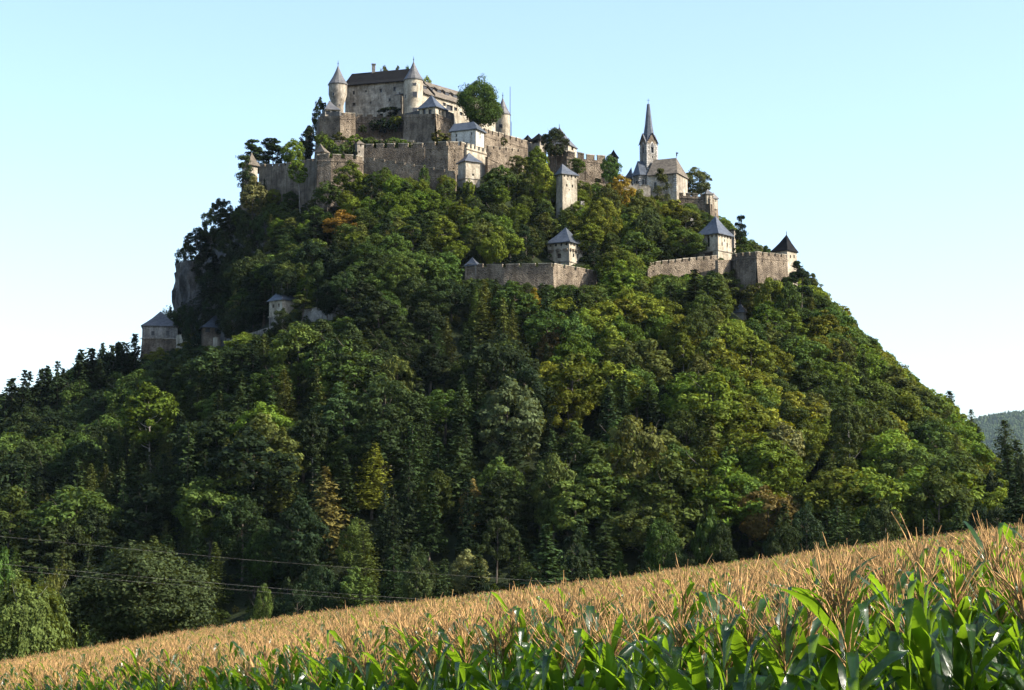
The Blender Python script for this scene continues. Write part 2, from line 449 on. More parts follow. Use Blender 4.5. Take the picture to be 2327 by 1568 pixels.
def tower(name, label, q, xl, xc, xr, yt, yb, apex, Y=None, short=None, wall='plaster', roof='slate', alpha=None, wl=(), wr=(),
          eaves=(0, 0), course=None, base=None, over=.7, sink=14, cat='tower', ridge=None, batter=0, frame=False, finial=True, vis=True, corbels=False, door=None, loops=0):
    """xl/xc/xr: left, front and right corner; yt: wall top at the front corner; yb: base; all read off in the zoom q"""
    (xl, yt_), (xc, yb_), (xr, _) = q(xl, yt), q(xc, yb), q(xr, 0)
    if Y is None:
        Y = hit(xc, yb_) or YR
    plan, m = corners(xl, xc, xr, Y, yt_, alpha)
    z1 = P(xc, yt_, Y)[2]; zb = P(xc, yb_, Y)[2]
    ctr = np.mean(plan, 0)
    b = Bld(name, label, cat, (ctr[0], ctr[1], zb - 1), short=short)
    if short: LANDMARKS.append((short, (xl + xr) / 2, (yt_ + yb_) / 2))
    zc = None
    if course is not None: zc = P(xc, q(0, course)[1], Y)[2]
    sides = {0: (plan[0], plan[1]), 1: (plan[1], plan[2]), 2: (plan[2], plan[3]), 3: (plan[3], plan[0])}
    ops = {0: [], 1: [], 2: [], 3: []}
    for fi, lst in ((0, wl), (1, wr)):
        A, B = sides[fi]; L = np.linalg.norm(B - A)
        for it in lst:
            x, y, w, h = it[:4]
            px, py = q(x, y)
            x0, x1 = (xl, xc) if fi == 0 else (xc, xr)
            f = (px - x0) / (x1 - x0)
            cx = A + (B - A) * f
            zz = P(px, py, cx[1])[2]
            w_ = w * .21135 * mpp(Y, py) / max(abs((B - A)[0]) / L, .2); h_ = h * .21135 * m
            ops[fi].append((f * L, zz, w_, h_, it[4] if len(it) > 4 else None))
    if eaves[0]:      # band of openings below the eaves
        for fi, cnt in ((0, eaves[0]), (1, eaves[1])):
            A, B = sides[fi]; L = np.linalg.norm(B - A)
            for k in range(cnt):
                ops[fi].append((L * (k + .5) / cnt, z1 - .62, L / cnt * .42, .72, 'slot'))
        for fi, cnt in ((2, eaves[0]), (3, eaves[1])):
            A, B = sides[fi]; L = np.linalg.norm(B - A)
            for k in range(cnt): ops[fi].append((L * (k + .5) / cnt, z1 - .62, L / cnt * .42, .72, 'slot'))
    zlow = zb - sink
    split = zc if (zc is not None and (base or batter)) else None
    g = Geo(); g2 = Geo()
    for fi, (A, B) in sides.items():
        up = [o[:4] for o in ops[fi]]
        if split is not None:
            facade(g, A, B, split, z1, [o for o in up if o[1] - o[3] / 2 > split + .1])
            facade(g2, A, B, zlow, split, [o for o in up if o[1] + o[3] / 2 < split - .1], batter=batter, zb=split)
        else:
            facade(g, A, B, zlow, z1, up)
    b.add('wall', g, wall)
    if split is not None: b.add('base_wall', g2, base or wall)
    # inside stays dark: a floor and back faces are given by the panes
    for fi in (0, 1, 2, 3):
        for o in ops[fi]:
            if split is not None and abs(o[1] - split) < o[3] / 2 + .1: continue
            nm = {'slot': 'eaves_opening', 'door': 'door', None: 'window', 'arch': 'window'}[o[4]]
            window(b, *sides[fi], o, nm, 'wood' if nm == 'door' else 'dark', frame=(frame if nm == 'window' else False))
    if zc is not None:
        gc = Geo()
        for fi in (0, 1, 2, 3):
            A, B = sides[fi]; L = np.linalg.norm(B - A); u = (B - A) / L; n = np.array((u[1], -u[0]))
            c = (A + B) / 2 + n * .1
            gc.box((c[0], c[1], zc), (L + .44 if fi % 2 == 0 else L - .02, .24, .3), math.atan2(u[1], u[0]))
        b.add('string_course', gc, 'old_plaster' if wall != 'stone' else 'grey_stone')
    if corbels:
        for fi in (0, 1):
            A, B = sides[fi]; L = np.linalg.norm(B - A); u = (B - A) / L; n = np.array((u[1], -u[0])); gc = Geo(); cnt = 3 if fi == 0 else 5
            zq = z1 - (z1 - zb) * .31
            for k in range(cnt):
                c = A + u * L * (k + .5) / cnt + n * .18
                gc.box((c[0], c[1], zq), (L / cnt * .62, .4, .5), math.atan2(u[1], u[0]))
                gc.box((c[0] , c[1] , zq - .4), (L / cnt * .3, .3, .35), math.atan2(u[1], u[0]))
            b.add('corbel_arches', gc, 'stone')
    ax, ay = q(*apex)
    za = P(ax, ay, ctr[1])[2]; apx = P(ax, ay, ctr[1])[0]
    if ridge is None:
        g = pyramid(plan, z1, (apx, ctr[1], za), over)
        rf = b.add('roof', g, roof)
        if finial:
            g = Geo(); g.tube([(apx, ctr[1], za - .3), (apx, ctr[1], za + .5), (apx, ctr[1], za + 1.1)], [.12, .1, .03], 5)
            b.add('finial', g, 'iron')
    else:
        # ridge parallel to the left face; ridge = (x0, y0, x1, y1) in the zoom
        mid = (plan[2] + plan[1]) / 2; mid0 = (plan[3] + plan[0]) / 2
        d = mid - mid0
        (ax0, ay0), (ax1, ay1) = q(*ridge[:2]), q(*ridge[2:])
        def onray(px):
            t = px - CX; k = t / (FPX * COSP)   # x / y near enough, refined below
            # solve (mid0 + s d).x / (mid0 + s d).y = tan
            r = ray(px, ay0); kk = r[0] / r[1]
            s_ = (kk * mid0[1] - mid0[0]) / (d[0] - kk * d[1]); return mid0 + s_ * d
        p0, p1 = onray(ax0), onray(ax1)
        zr = (P(ax0, ay0, p0[1])[2] + P(ax1, ay1, p1[1])[2]) / 2
        g = hiproof(plan, z1, (*p0, zr), (*p1, zr), over)
        b.add('roof', g, roof)
    if vis: PROTECT.append((xl, min(ay, yt_), xr, yb_, Y))
    b.plan, b.z1, b.zb, b.m, b.Y, b.ctr, b.sides = plan, z1, zb, m, Y, ctr, sides
    return b

def wall(name, label, q, pts, short=None, mat_='stone', merlon=(1.5, .9, .9), thick=1.1, course=None, batter=0.0, holes=0, sink=6, cat='wall',
         cap='plaster', vis=True, hood=False):
    """curtain wall through (x, y_top, y_bottom, Y) given in the zoom q; top y is the wall-walk line below the merlons"""
    W = []
    for x, yt, yb, Y in pts:
        px, pt_ = q(x, yt); _, pb = q(x, yb)
        if Y is None: Y = hit(px, pb) or YR
        a = P(px, pt_, Y); W.append((a[0], a[1], a[2], P(px, pb, Y)[2], px, pt_, pb))
    mid = W[len(W) // 2]
    b = Bld(name, label, cat, (mid[0], mid[1], mid[3]))
    if short: LANDMARKS.append((short, mid[4], mid[6]))
    face, back, top, crs = Geo(), Geo(), Geo(), Geo()
    rnd = random.Random(name + label)
    holeo = []
    for i in range(len(W) - 1):
        A, B = np.array(W[i][:2]), np.array(W[i + 1][:2]); L = np.linalg.norm(B - A); u = (B - A) / L; n = np.array((u[1], -u[0]))
        zt0, zt1 = W[i][2], W[i + 1][2]; dz = zt1 - zt0
        zl = min(W[i][3], W[i + 1][3] - dz) - sink
        op = []
        if holes:
            k = int(L / 3.4)
            for r in range(holes):
                for j in range(k):
                    if rnd.random() < .75: op.append((L * (j + .5) / k + rnd.uniform(-.4, .4), zt0 - 1.7 - r * 2.6 + rnd.uniform(-.2, .2), .38, .42))
        zc = zt0 - course if course else None
        facade(face, A, B, zl, zt0, op, dz=dz, batter=batter, depth=.5, zb=(zt0 - (course or 2.0)) if batter else None)
        for o in op:
            pc = A + u * o[0] - n * .49; zz = o[1] + dz * o[0] / L
            holeo.append((pc, zz, u))
        A2, B2 = A - n * thick, B - n * thick
        back.add([(*B2, zl + dz), (*A2, zl), (*A2, zt0), (*B2, zt1)], [(0, 1, 2, 3)])
        top.add([(*A, zt0), (*B, zt1), (*B2, zt1), (*A2, zt0)], [(0, 1, 2, 3)])
        if i in (0, len(W) - 2):
            E, E2, zt, zq = (A, A2, zt0, zl) if i == 0 else (B, B2, zt1, zl + dz)
            f = [(*E2, zq), (*E, zq), (*E, zt), (*E2, zt)]
            back.add(f, [(0, 1, 2, 3)])
            if i == 0 and i == len(W) - 2: back.add([(*B, zl + dz), (*B2, zl + dz), (*B2, zt1), (*B, zt1)], [(0, 1, 2, 3)])
        rz = math.atan2(u[1], u[0])
        if course:
            c0, c1 = A + n * .12, B + n * .12; t = .28
            crs.add([(*c0, zt0 - course), (*c1, zt1 - course), (*c1, zt1 - course + t), (*c0, zt0 - course + t), (*A, zt0 - course - .06), (*B, zt1 - course - .06), (*B, zt1 - course + t + .1), (*A, zt0 - course + t + .1)],
                    [(0, 1, 2, 3), (4, 5, 1, 0), (3, 2, 6, 7)])
        if merlon:
            mw, gp, mh = merlon; k = max(1, int(round(L / (mw + gp)))); st = L / k
            me = None
            for j in range(k):
                a0, a1 = st * j + gp / 2 * st / (mw + gp), st * (j + 1) - gp / 2 * st / (mw + gp)
                z0, z1 = zt0 + dz * a0 / L, zt0 + dz * a1 / L
                c = A + u * (a0 + a1) / 2 - n * .32; hh = mh * rnd.uniform(.92, 1.06)
                if me is None:
                    w2 = (a1 - a0) / 2; g = Geo(); zz = (z1 - z0) / 2
                    for (s0, s1, zb0, zb1, ex, mt) in ((-w2, w2, -.02, 1, 0, 0), (-w2 - .08, w2 + .08, 1, 1.2, .09, 1)):
                        vs = []
                        for yy in (-.3 - ex, .3 + ex):
                            for (xx, z) in ((s0, zb0 - zz * 1), (s1, zb0 + zz), (s1, zb1 + zz), (s0, zb1 - zz)):
                                vs.append((xx, yy, z))
                        g.add(vs, [(0, 1, 2, 3), (5, 4, 7, 6), (4, 0, 3, 7), (1, 5, 6, 2), (3, 2, 6, 7), (0, 4, 5, 1)])
                    me = mesh('merlon', g.v, g.f, M[mat_])
                    me.materials.append(M[cap])
                    for pi, p in enumerate(me.polygons): p.material_index = 1 if pi >= 6 else 0
                o = bpy.data.objects.new('merlon', me)
                o.location = (c[0] - b.loc[0], c[1] - b.loc[1], (z0 + z1) / 2 - b.loc[2]); o.rotation_euler = (0, 0, rz); o.scale = (1, 1, hh)
                put(o, b.o)
        if vis:
            PROTECT.append((W[i][4], min(W[i][5], W[i + 1][5]) - 6, W[i + 1][4], (W[i][6] + W[i + 1][6]) / 2 * .8 + .2 * min(W[i][5], W[i + 1][5]), (A[1] + B[1]) / 2))
    b.add('wall_face', face, mat_)
    b.add('wall_back', back, mat_)
    b.add('wall_walk', top, cap)
    if course: b.add('string_course', crs, 'stone')
    if holeo:
        g = Geo()
        for pc, zz, u in holeo:
            w = u * .2
            g.add([(pc[0] - w[0], pc[1] - w[1], zz - .22), (pc[0] + w[0], pc[1] + w[1], zz - .22), (pc[0] + w[0], pc[1] + w[1], zz + .22), (pc[0] - w[0], pc[1] - w[1], zz + .22)], [(0, 1, 2, 3)])
        tag(b.add('putlog_holes', g, 'dark'), kind='stuff')
    b.W = W
    return b

def round_tower(name, label, q, xl, xr, ye, yb, apex, Y, mat_='plaster', roof='grey_slate', low=None, wins=(), short=None, over=1.09, parent=None):
    (x0, y_e), (x1, y_b) = q(xl, ye), q(xr, yb)
    xc = (x0 + x1) / 2; c = P(xc, y_e, Y); m = mpp(Y, y_e); r = (x1 - x0) / 2 * m
    z1, zb = c[2], P(xc, y_b, Y)[2]
    b = Bld(name, label, 'tower', (c[0], c[1], zb))
    if short: LANDMARKS.append((short, xc, (y_e + y_b) / 2))
    g = Geo()
    prof = [(r, zb - 6), (r, z1)] if low is None else [(r * low[1], zb - 6), (r * low[1], P(xc, q(0, low[0])[1], Y)[2]), (r, P(xc, q(0, low[2])[1], Y)[2]), (r, z1)]
    g.lathe(c, prof, 40); b.add('wall', g, mat_, True)
    ax, ay = q(*apex); za = P(ax, ay, Y)[2]
    g = Geo(); R = r * over
    H = za - z1
    g.lathe(c, [(r * .98, z1 - .05), (R, z1 - .25), (R * 1.01, z1 - .05), (R * .80, z1 + H * .16), (R * .5, z1 + H * .42), (R * .22, z1 + H * .73), (.03, za)], 14)
    b.add('cone_roof', g, roof)
    g = Geo(); g.tube([(c[0], c[1], za - .4), (c[0], c[1], za + .8), (c[0], c[1], za + 1.6)], [.14, .1, .03], 5); g.lathe((c[0], c[1], 0), [(.02, za + .3), (.25, za + .55), (.02, za + .8)], 8)
    b.add('finial', g, 'iron')
    for (wx, wy, ww, wh) in wins:
        px, py = q(wx, wy); f = max(-.95, min(.95, (px - xc) * m / r)); an = math.asin(f); n = np.array((math.sin(an), -math.cos(an)))
        p = np.array(c[:2]) + n * (r + .02); zz = P(px, py, p[1])[2]
        w_, h_ = ww * .21135 * m, wh * .21135 * m
        rz = math.atan2(n[1], n[0]) + math.pi / 2
        g = Geo(); g.box((p[0], p[1], zz), (w_ + .3, .16, h_ + .3), rz); b.add('window_frame', g, 'grey_stone')
        g = Geo(); g.box((p[0] + n[0] * .1, p[1] + n[1] * .1, zz), (w_, .05, h_), rz); b.add('window', g, 'dark')
    PROTECT.append((x0, ay, x1, y_b, Y))
    b.c, b.r, b.z1, b.m = c, r, z1, m
    return b
# ------------------------------------------------------------------ ground
def grid(xs, ys, zf, name, material):
    X, Yg = np.meshgrid(xs, ys); Z = zf(X, Yg)
    v = np.stack((X, Yg, Z), -1).reshape(-1, 3); nx, ny = len(xs), len(ys)
    i = np.arange(nx - 1)[None, :] + np.arange(ny - 1)[:, None] * nx
    f = np.stack((i, i + 1, i + nx + 1, i + nx), -1).reshape(-1, 4)
    return put(bpy.data.objects.new(name, mesh(name, v, f, material, True)))
xs = np.concatenate((-np.geomspace(9000, 270, 24), np.arange(-260, 261, 3.0), np.geomspace(270, 9000, 24)))
ys = np.concatenate((-np.geomspace(2500, 24, 16), np.arange(-20, 360, 5.0), np.arange(360, 800, 3.0), np.geomspace(806, 14000, 26)))
tag(grid(xs, ys, height, 'ground', M['soil']), kind='structure')
M['far'] = None

# ------------------------------------------------------------------ the palace on the summit
b = Bld('palace', 'long grey-beige castle palace with steep dark roof crowning the summit', 'castle', P(*q1(800, 690), 607), short='palace')
LANDMARKS.append(('palace', *q1(800, 600)))
A, Bp = P(*q1(455, 395), 611), P(*q1(1130, 335), 604)
z1 = Bp[2]; zlow = P(*q1(800, 720), 604)[2] - 8
u = (Bp[:2] - A[:2]); Lf = np.linalg.norm(u); u /= Lf; nb = np.array((-u[1], u[0]))
def on_front(x, y, A=A, u=u, L=Lf):
    px, py = q1(x, y); r = ray(px, py); kk = r[0] / r[1]
    s = (kk * A[1] - A[0]) / (u[0] - kk * u[1]); p = A[:2] + s * u
    return s, P(px, py, p[1])[2]
wins = [(545, 465, 24, 42), (676, 448, 16, 22), (836, 443, 26, 42), (984, 425, 24, 46), (728, 572, 18, 26), (548, 590, 36, 36), (815, 522, 10, 14),
        (933, 540, 20, 32), (697, 597, 9, 9), (992, 570, 22, 12), (600, 500, 8, 10), (1040, 470, 14, 20)]
ops = []
for x, y, w, h in wins:
    s, z = on_front(x, y); ops.append((s, z, w * .0297, h * .0285))
g = Geo(); facade(g, A, Bp, zlow, z1, ops)
D = 13.0
bk = [A[:2] + nb * D, Bp[:2] + nb * D]
facade(g, bk[0], A[:2], zlow, z1); facade(g, bk[1], bk[0], zlow, z1); facade(g, Bp[:2], bk[1], zlow, z1)
b.add('wall', g, 'old_plaster')
for k, o in enumerate(ops): window(b, A, Bp, o, frame=('grey_stone' if k in (2, 3, 5, 7) else False))
rz_ = (P(*q1(430, 250), 615)[2] + P(*q1(1110, 200), 611)[2]) / 2
r0 = A[:2] + nb * D * .5 - u * .5; r1 = Bp[:2] + nb * D * .5 - u * .6
e0 = A[:2] - nb * .8 - u * 1; e1 = Bp[:2] - nb * .8 + u * .6; e2 = e1 + nb * (D + 1.6); e3 = e0 + nb * (D + 1.6)
g = Geo()
zm = z1 + (rz_ - z1) * .26
m0, m1 = e0 + (r0 - e0) * .34, e1 + (r1 - e1) * .34
g.add([(*e0, z1 - .25), (*e1, z1 - .25), (*e1, z1), (*e0, z1), (*m1, zm), (*m0, zm), (*r1, rz_), (*r0, rz_), (*e2, z1), (*e3, z1)],
      [(0, 1, 2, 3), (3, 2, 4, 5), (5, 4, 6, 7), (7, 6, 8, 9), (2, 8, 6, 4), (9, 3, 5, 7)])
b.add('roof', g, 'dark_shingle')
c = on_front(676, 215); p = A[:2] + u * c[0] + nb * D * .5
g = Geo(); g.box((*p, rz_ + .8), (1.1, 1.1, 3.2), 0); g.box((*p, rz_ + 2.5), (1.4, 1.4, .3), 0)
b.add('chimney', g, 'grey_stone')
# small lean-to roofs against the front wall
g = Geo(); s0, za = on_front(1002, 505); s1, zb = on_front(1075, 495); s2, zc_ = on_front(1040, 600)
q_ = [A[:2] + u * s0, A[:2] + u * s1]
v = [(*q_[0], za + .9), (*q_[1], za + .9), (*(q_[1] - nb * 2.2), za), (*(q_[0] - nb * 2.2), za), (*q_[0], zlow), (*q_[1], zlow), (*(q_[1] - nb * 2), zlow), (*(q_[0] - nb * 2), zlow)]
g.add(v[:4] , [(3, 2, 1, 0)]); b.add('lean_to_roof', g, 'slate')
g = Geo(); w0, w1 = q_[0] - nb * 2, q_[1] - nb * 2
facade(g, w0, w1, zlow, za - .1); facade(g, q_[0], w0, zlow, za - .1); facade(g, w1, q_[1], zlow, za - .1); b.add('lean_to_wall', g, 'old_plaster')
PROTECT.append((*q1(430, 200), *q1(1200, 700), 604))

# right wing
A2, B2 = P(*q1(1292, 452), 604), P(*q1(2110, 718), 634)
z1 = (A2[2] + B2[2]) / 2; zlow2 = P(*q1(1600, 800), 600)[2] - 8
b = Bld('palace_wing', 'sunlit side wing of the palace with dormered shingle roof behind the big tree', 'castle', (*((A2 + B2) / 2)[:2], zlow2 + 8))
LANDMARKS.append(('dormered palace wing', *q1(1500, 500)))
u2 = (B2 - A2)[:2]; L2 = np.linalg.norm(u2); u2 /= L2; n2 = np.array((-u2[1], u2[0]))
ops = []
def on_wing(x, y): return on_front(x, y, A2, u2, L2)
for x, y, w, h in [(1302, 525, 30, 60), (1300, 560, 20, 20), (1575, 625, 60, 55), (1520, 590, 30, 40), (1640, 640, 30, 40), (1600, 710, 24, 24), (1700, 690, 30, 40), (1850, 740, 30, 40), (2010, 800, 26, 40)]:
    s, z = on_wing(x, y); ops.append((s, z, w * .05, h * .029))
g = Geo(); facade(g, A2, B2, zlow2, z1, ops)
D2 = 11.0
facade(g, A2[:2] + n2 * D2, A2[:2], zlow2, z1); facade(g, B2[:2], B2[:2] + n2 * D2, zlow2, z1); facade(g, B2[:2] + n2 * D2, A2[:2] + n2 * D2, zlow2, z1)
b.add('wall', g, 'plaster')
for k, o in enumerate(ops): window(b, A2, B2, o, frame=('grey_stone' if k in (2,) else False))
zr = P(*q1(1390, 345), 613)[2]
E = [A2[:2] - n2 * .7, B2[:2] - n2 * .7 + u2, B2[:2] + n2 * (D2 + .7) + u2, A2[:2] + n2 * (D2 + .7)]
R0, R1 = A2[:2] + n2 * D2 * .5, B2[:2] + n2 * D2 * .5 - u2 * 2
g = Geo(); g.add([(*E[0], z1 - .3), (*E[1], z1 - .3), (*E[0], z1), (*E[1], z1), (*R1, zr), (*R0, zr), (*E[2], z1), (*E[3], z1), (*E[2], z1 - .3)],
                 [(0, 1, 3, 2), (2, 3, 4, 5), (5, 4, 6, 7), (3, 6, 4), (7, 2, 5), (1, 8, 6, 3)])
b.add('roof', g, 'shingle')
for s, hgt in ((2.2, .33), (5.6, .38), (9.6, .36), (13.4, .34), (17.5, .34)):
    base = E[0] + u2 * s; top = R0 + u2 * s
    p0 = base + (top - base) * hgt; z0 = z1 + (zr - z1) * hgt; p1 = base + (top - base) * (hgt + .26); zz = z1 + (zr - z1) * (hgt + .30)
    w = u2 * 1.0
    g = Geo(); g.add([(*(p0 - w), z0), (*(p0 + w), z0), (*(p0 + w * .9), z0 + 1.0), (*(p0 - w * .9), z0 + 1.0)], [(0, 1, 2, 3)])
    d = b.add('dormer', g, 'dark')
    g = Geo(); g.add([(*(p0 - w * 1.2 - n2 * .3), z0 + 1.0), (*(p0 + w * 1.2 - n2 * .3), z0 + 1.0), (*(p1 + w * 1.2), zz + .5), (*(p1 - w * 1.2), zz + .5), (*(p0 - w), z0), (*(p0 + w), z0)], [(0, 1, 2, 3), (4, 0, 3), (1, 5, 2)])
    b.add('dormer_roof', g, 'shingle')
g = Geo()   # fire wall that steps over the roof
ff = 4.6 ; pa, pb = E[0] + u2 * ff, R0 + u2 * ff
g.add([(*(pa), z1 - .2), (*(pb), zr - .1), (*pb, zr + .7), (*pa, z1 + .6), (*(pa + u2 * .5), z1 - .2), (*(pb + u2 * .5), zr - .1), (*(pb + u2 * .5), zr + .7), (*(pa + u2 * .5), z1 + .6)],
      [(0, 3, 2, 1), (4, 5, 6, 7), (3, 7, 6, 2), (0, 4, 7, 3)])
b.add('fire_wall', g, 'dark_shingle')
PROTECT.append((*q1(1290, 400), *q1(1700, 780), 610))

round_tower('round_tower', 'left round palace tower with corbelled grey wall and pointed slate cone', q1, 276, 474, 378, 700, (371, 168), 606, 'old_plaster', 'grey_slate',
            low=(600, .66, 485), wins=[(340, 478, 18, 26), (405, 597, 8, 14)], short='left round palace tower')
b = round_tower('round_tower', 'sunlit round palace tower with tall cone roof and barred window at its centre', q1, 1086, 1290, 332, 690, (1190, 124), 600, 'plaster', 'grey_slate',
            wins=[(1205, 372, 34, 20), (1208, 482, 44, 52), (1108, 505, 12, 30), (1212, 655, 44, 56)], short='central round palace tower')
round_tower('round_tower', 'slim pale round tower beside the flagpole, right of the big tree', q1, 2068, 2228, 702, 950, (2130, 512), 606, 'plaster', 'grey_slate',
            wins=[(2128, 822, 30, 32), (2120, 700, 20, 12)], short='flagpole tower')
p = P(*q1(2227, 960), 600); t = P(*q1(2227, 400), 600)
o = Bld('flagpole', 'bare thin flagpole rising beside the slim round tower', 'flagpole', p)
g = Geo(); g.tube([p - np.array((0, 0, 3)), t], [.13, .08], 6); o.add('pole', g, 'iron')
g = Geo(); g.tube([P(*q1(2240, 960), 600) - np.array((0, 0, 3)), P(*q1(2240, 775), 600)], [.1, .08], 5); o.add('lightning_rod', g, 'iron')

# bastions under the palace
BW = lambda *a, **k: wall(*a, **k)
BW('bastion_wall', 'rounded left bastion of brown rubble under the low pavilion', q1, [(150, 772, 960, 600), (182, 718, 960, 588), (398, 712, 960, 585)],
   'left upper bastion', course=1.0, batter=.8, holes=2, merlon=None)
BW('bastion_wall', 'battlemented right half of the rounded left bastion', q1, [(398, 712, 960, 585), (556, 716, 960, 588), (562, 718, 960, 601)],
   None, course=1.1, batter=.8, holes=2, merlon=(3.0, 1.5, .8))
BW('bastion_wall', 'shaded recessed wall between the two upper bastions', q1, [(556, 722, 940, 602), (1095, 722, 960, 601)], 'shaded recessed wall', course=2.2, holes=1, merlon=(2.0, 1.5, .7))
BW('bastion_wall', 'tall angular right bastion under the square pavilion, brown rubble with one sunlit side', q1,
   [(1086, 705, 980, 601), (1090, 700, 985, 588), (1426, 690, 1000, 578), (1620, 762, 900, 588)], 'right upper bastion', course=1.0, batter=1.3, holes=3, merlon=None)
tower('pavilion', 'low open pavilion with flat grey hip roof on the left upper bastion', q1, 168, 240, 392, 640, 716, (283, 548), 588.4, short='low open pavilion', wall='old_plaster', roof='grey_slate',
      alpha=76, wr=[(268, 680, 42, 44), (332, 680, 42, 44)], over=.5, sink=3, finial=False)
tower('pavilion', 'square pavilion with dark pyramid roof on the corner of the right upper bastion', q1, 1248, 1424, 1530, 612, 705, (1380, 488), 580, short='square pavilion', wall='plaster', roof='slate',
      wl=[(1298, 668, 34, 54), (1364, 668, 34, 54)], wr=[(1463, 672, 16, 50), (1500, 688, 16, 50)], over=.9, sink=3, finial=False)

# gatehouse
tower('gatehouse', 'white plastered gatehouse with long dark hip roof under the big tree', q1, 1590, 1858, 1948, 852, 1025, (1840, 772), 571, short='white gatehouse', wall='white_plaster', roof='slate',
      alpha=26, ridge=(1622, 800, 1838, 774), wl=[(1646, 925, 16, 32), (1646, 972, 12, 30), (1811, 905, 14, 34), (1740, 1030, 60, 60, 'door')], wr=[(1903, 908, 8, 30), (1903, 944, 7, 24)], over=.8, cat='gatehouse')

# lower ring wall
BW('ring_wall', 'long battlemented ring wall in shade beneath the bastions', q1, [(655, 1062, 1210, 568), (1000, 1058, 1270, 566), (1308, 1052, 1310, 564)], 'shaded ring wall', holes=2, merlon=(2.4, 1.2, 1.15))
BW('ring_wall', 'taller rounded section of ring wall with broad merlons below the gatehouse', q1, [(1312, 1036, 1320, 562), (1560, 1034, 1330, 559), (1690, 1034, 1330, 561), (1760, 1060, 1330, 565)],
   'tall ring wall section', course=1.0, holes=3, merlon=(2.4, 1.1, 1.1))
BW('barbican_wall', 'sunlit battlemented wall descending right from the white gatehouse', q1, [(1760, 1050, 1250, 563), (1978, 1110, 1280, 572)], 'barbican wall', mat_='plaster', merlon=(1.2, .9, 1.1), course=.8)
BW('ring_wall', 'stepped shaded wall with thin merlons behind the bushes above the ring wall', q1, [(330, 1000, 1100, 577), (640, 985, 1090, 576), (1100, 985, 1080, 575), (1310, 1030, 1100, 574)], 'bushy terrace wall',
   merlon=(2.4, 1.2, .5), vis=False)
BW('stair_wall', 'low descending parapet wall at the foot of the ring wall', q1, [(655, 1180, 1300, 560), (1000, 1225, 1330, 557), (1300, 1278, 1360, 555), (1640, 1335, 1400, 552)], 'low parapet wall', merlon=(2.6, .5, .5))
tower('hexagonal_tower', 'cream plastered corner tower with flat slate roof, a diagonal shadow across it', q1, 1662, 1750, 1902, 1193, 1378, (1785, 1108), 553, short='cream corner tower', wall='plaster', roof='slate',
      alpha=60, wr=[(1828, 1346, 22, 24)], course=1378, base='old_plaster', over=.7, sink=12, finial=False)
# lower left bastion with its two turrets
BW('bastion_wall', 'tall lower left bastion of rough brown stone beneath two turrets', q1, [(148, 1200, 1500, 561), (155, 1172, 1510, 558), (300, 1168, 1480, 557), (560, 1180, 1400, 558), (655, 1198, 1360, 560)],
   'lower left bastion', course=1.0, holes=3, batter=.7, merlon=(2.1, 1.0, 1.1))
tower('turret', 'small square turret with pointed shingle roof on the far end of the lower bastion', q1, 136, 226, 268, 1096, 1205, (184, 1008), 560, short='pointed bastion turret', wall='old_plaster', roof='shingle',
      alpha=30, wl=[(195, 1128, 22, 36)], over=.5, sink=2, finial=False)
tower('turret', 'slender peeling turret with tiny roof between bastion and ring wall', q1, 556, 584, 654, 1008, 1226, (604, 972), 562, short='slender peeling turret', wall='old_plaster', roof='shingle',
      alpha=66, wr=[(620, 1032, 12, 26), (605, 1100, 16, 16)], over=.3, sink=8, finial=False)
# long dark wall to the left
BW('curtain_wall', 'long shadowed curtain wall running left from the bastion turret', q2, [(325, 462, 640, 590), (600, 450, 650, 580), (820, 415, 690, 572), (945, 395, 720, 562)], 'shadowed curtain wall', holes=1, merlon=(2.4, 1.2, .6))
tower('corner_tower', 'outermost left corner tower with red-tinged roof behind a pine', q2, 132, 215, 300, 436, 680, (246, 308), 590, short='outermost corner tower', wall='old_plaster', roof='shingle',
      course=560, base='stone', batter=.8, over=.8, sink=14, finial=False)
tower('turret', 'tiny dark turret silhouetted on the upper left edge', q2, 818, 852, 888, 72, 150, (850, 16), 604, short='dark edge turret', wall='stone', roof='dark_shingle', over=.35, sink=10, finial=False)

# walls and buildings right of the gatehouse
BW('rampart_wall', 'upper sunlit rampart with battlements descending right from the flagpole tower', q3, [(556, 290, 480, 576), (640, 318, 500, 580), (1020, 425, 560, 596)], 'upper sunlit rampart', course=1.3, merlon=(2.3, .7, 1.1), holes=1)
BW('rampart_wall', 'second sunlit rough stone wall below the upper rampart', q3, [(585, 462, 640, 573), (980, 510, 660, 588)], 'second rampart', holes=2, merlon=(2.0, 1.0, .7))
BW('stair_wall', 'short white-topped stair wall sloping beside the cream corner tower', q3, [(590, 552, 680, 568), (800, 650, 740, 574)], 'white-topped stair wall', merlon=None, cap='white_plaster', course=.6)
tower('keep_house', 'house with tall grey hip roof half hidden by the dark tree', q3, 1240, 1455, 1553, 418, 520, (1360, 235), 600, short='half hidden roofed house', wall='plaster', roof='grey_slate',
      wr=[(1503, 465, 22, 44)], over=.5, cat='house')
tower('keep_house', 'low house with dark slate roof and shaded porch above the rampart', q3, 1060, 1150, 1222, 368, 460, (1140, 302), 601, short='low slate house', wall='old_plaster', roof='dark_shingle',
      wl=[(1100, 395, 60, 30)], wr=[(1180, 410, 40, 50)], over=.9, sink=8, cat='house', finial=False)
tower('keep_house', 'small hut with dark ridge roof at the end of the rampart', q3, 975, 1020, 1062, 372, 430, (1020, 318), 604, short='small dark hut', wall='old_plaster', roof='dark_shingle', over=.7, sink=8, cat='house', finial=False)
BW('bastion_wall', 'right-hand summit bastion with large square merlons', q3, [(1235, 545, 700, 600), (1440, 548, 740, 588), (1640, 580, 780, 588), (1985, 612, 800, 592)], 'summit bastion', course=.9, holes=2, merlon=(2.4, .9, 1.5), batter=.8)
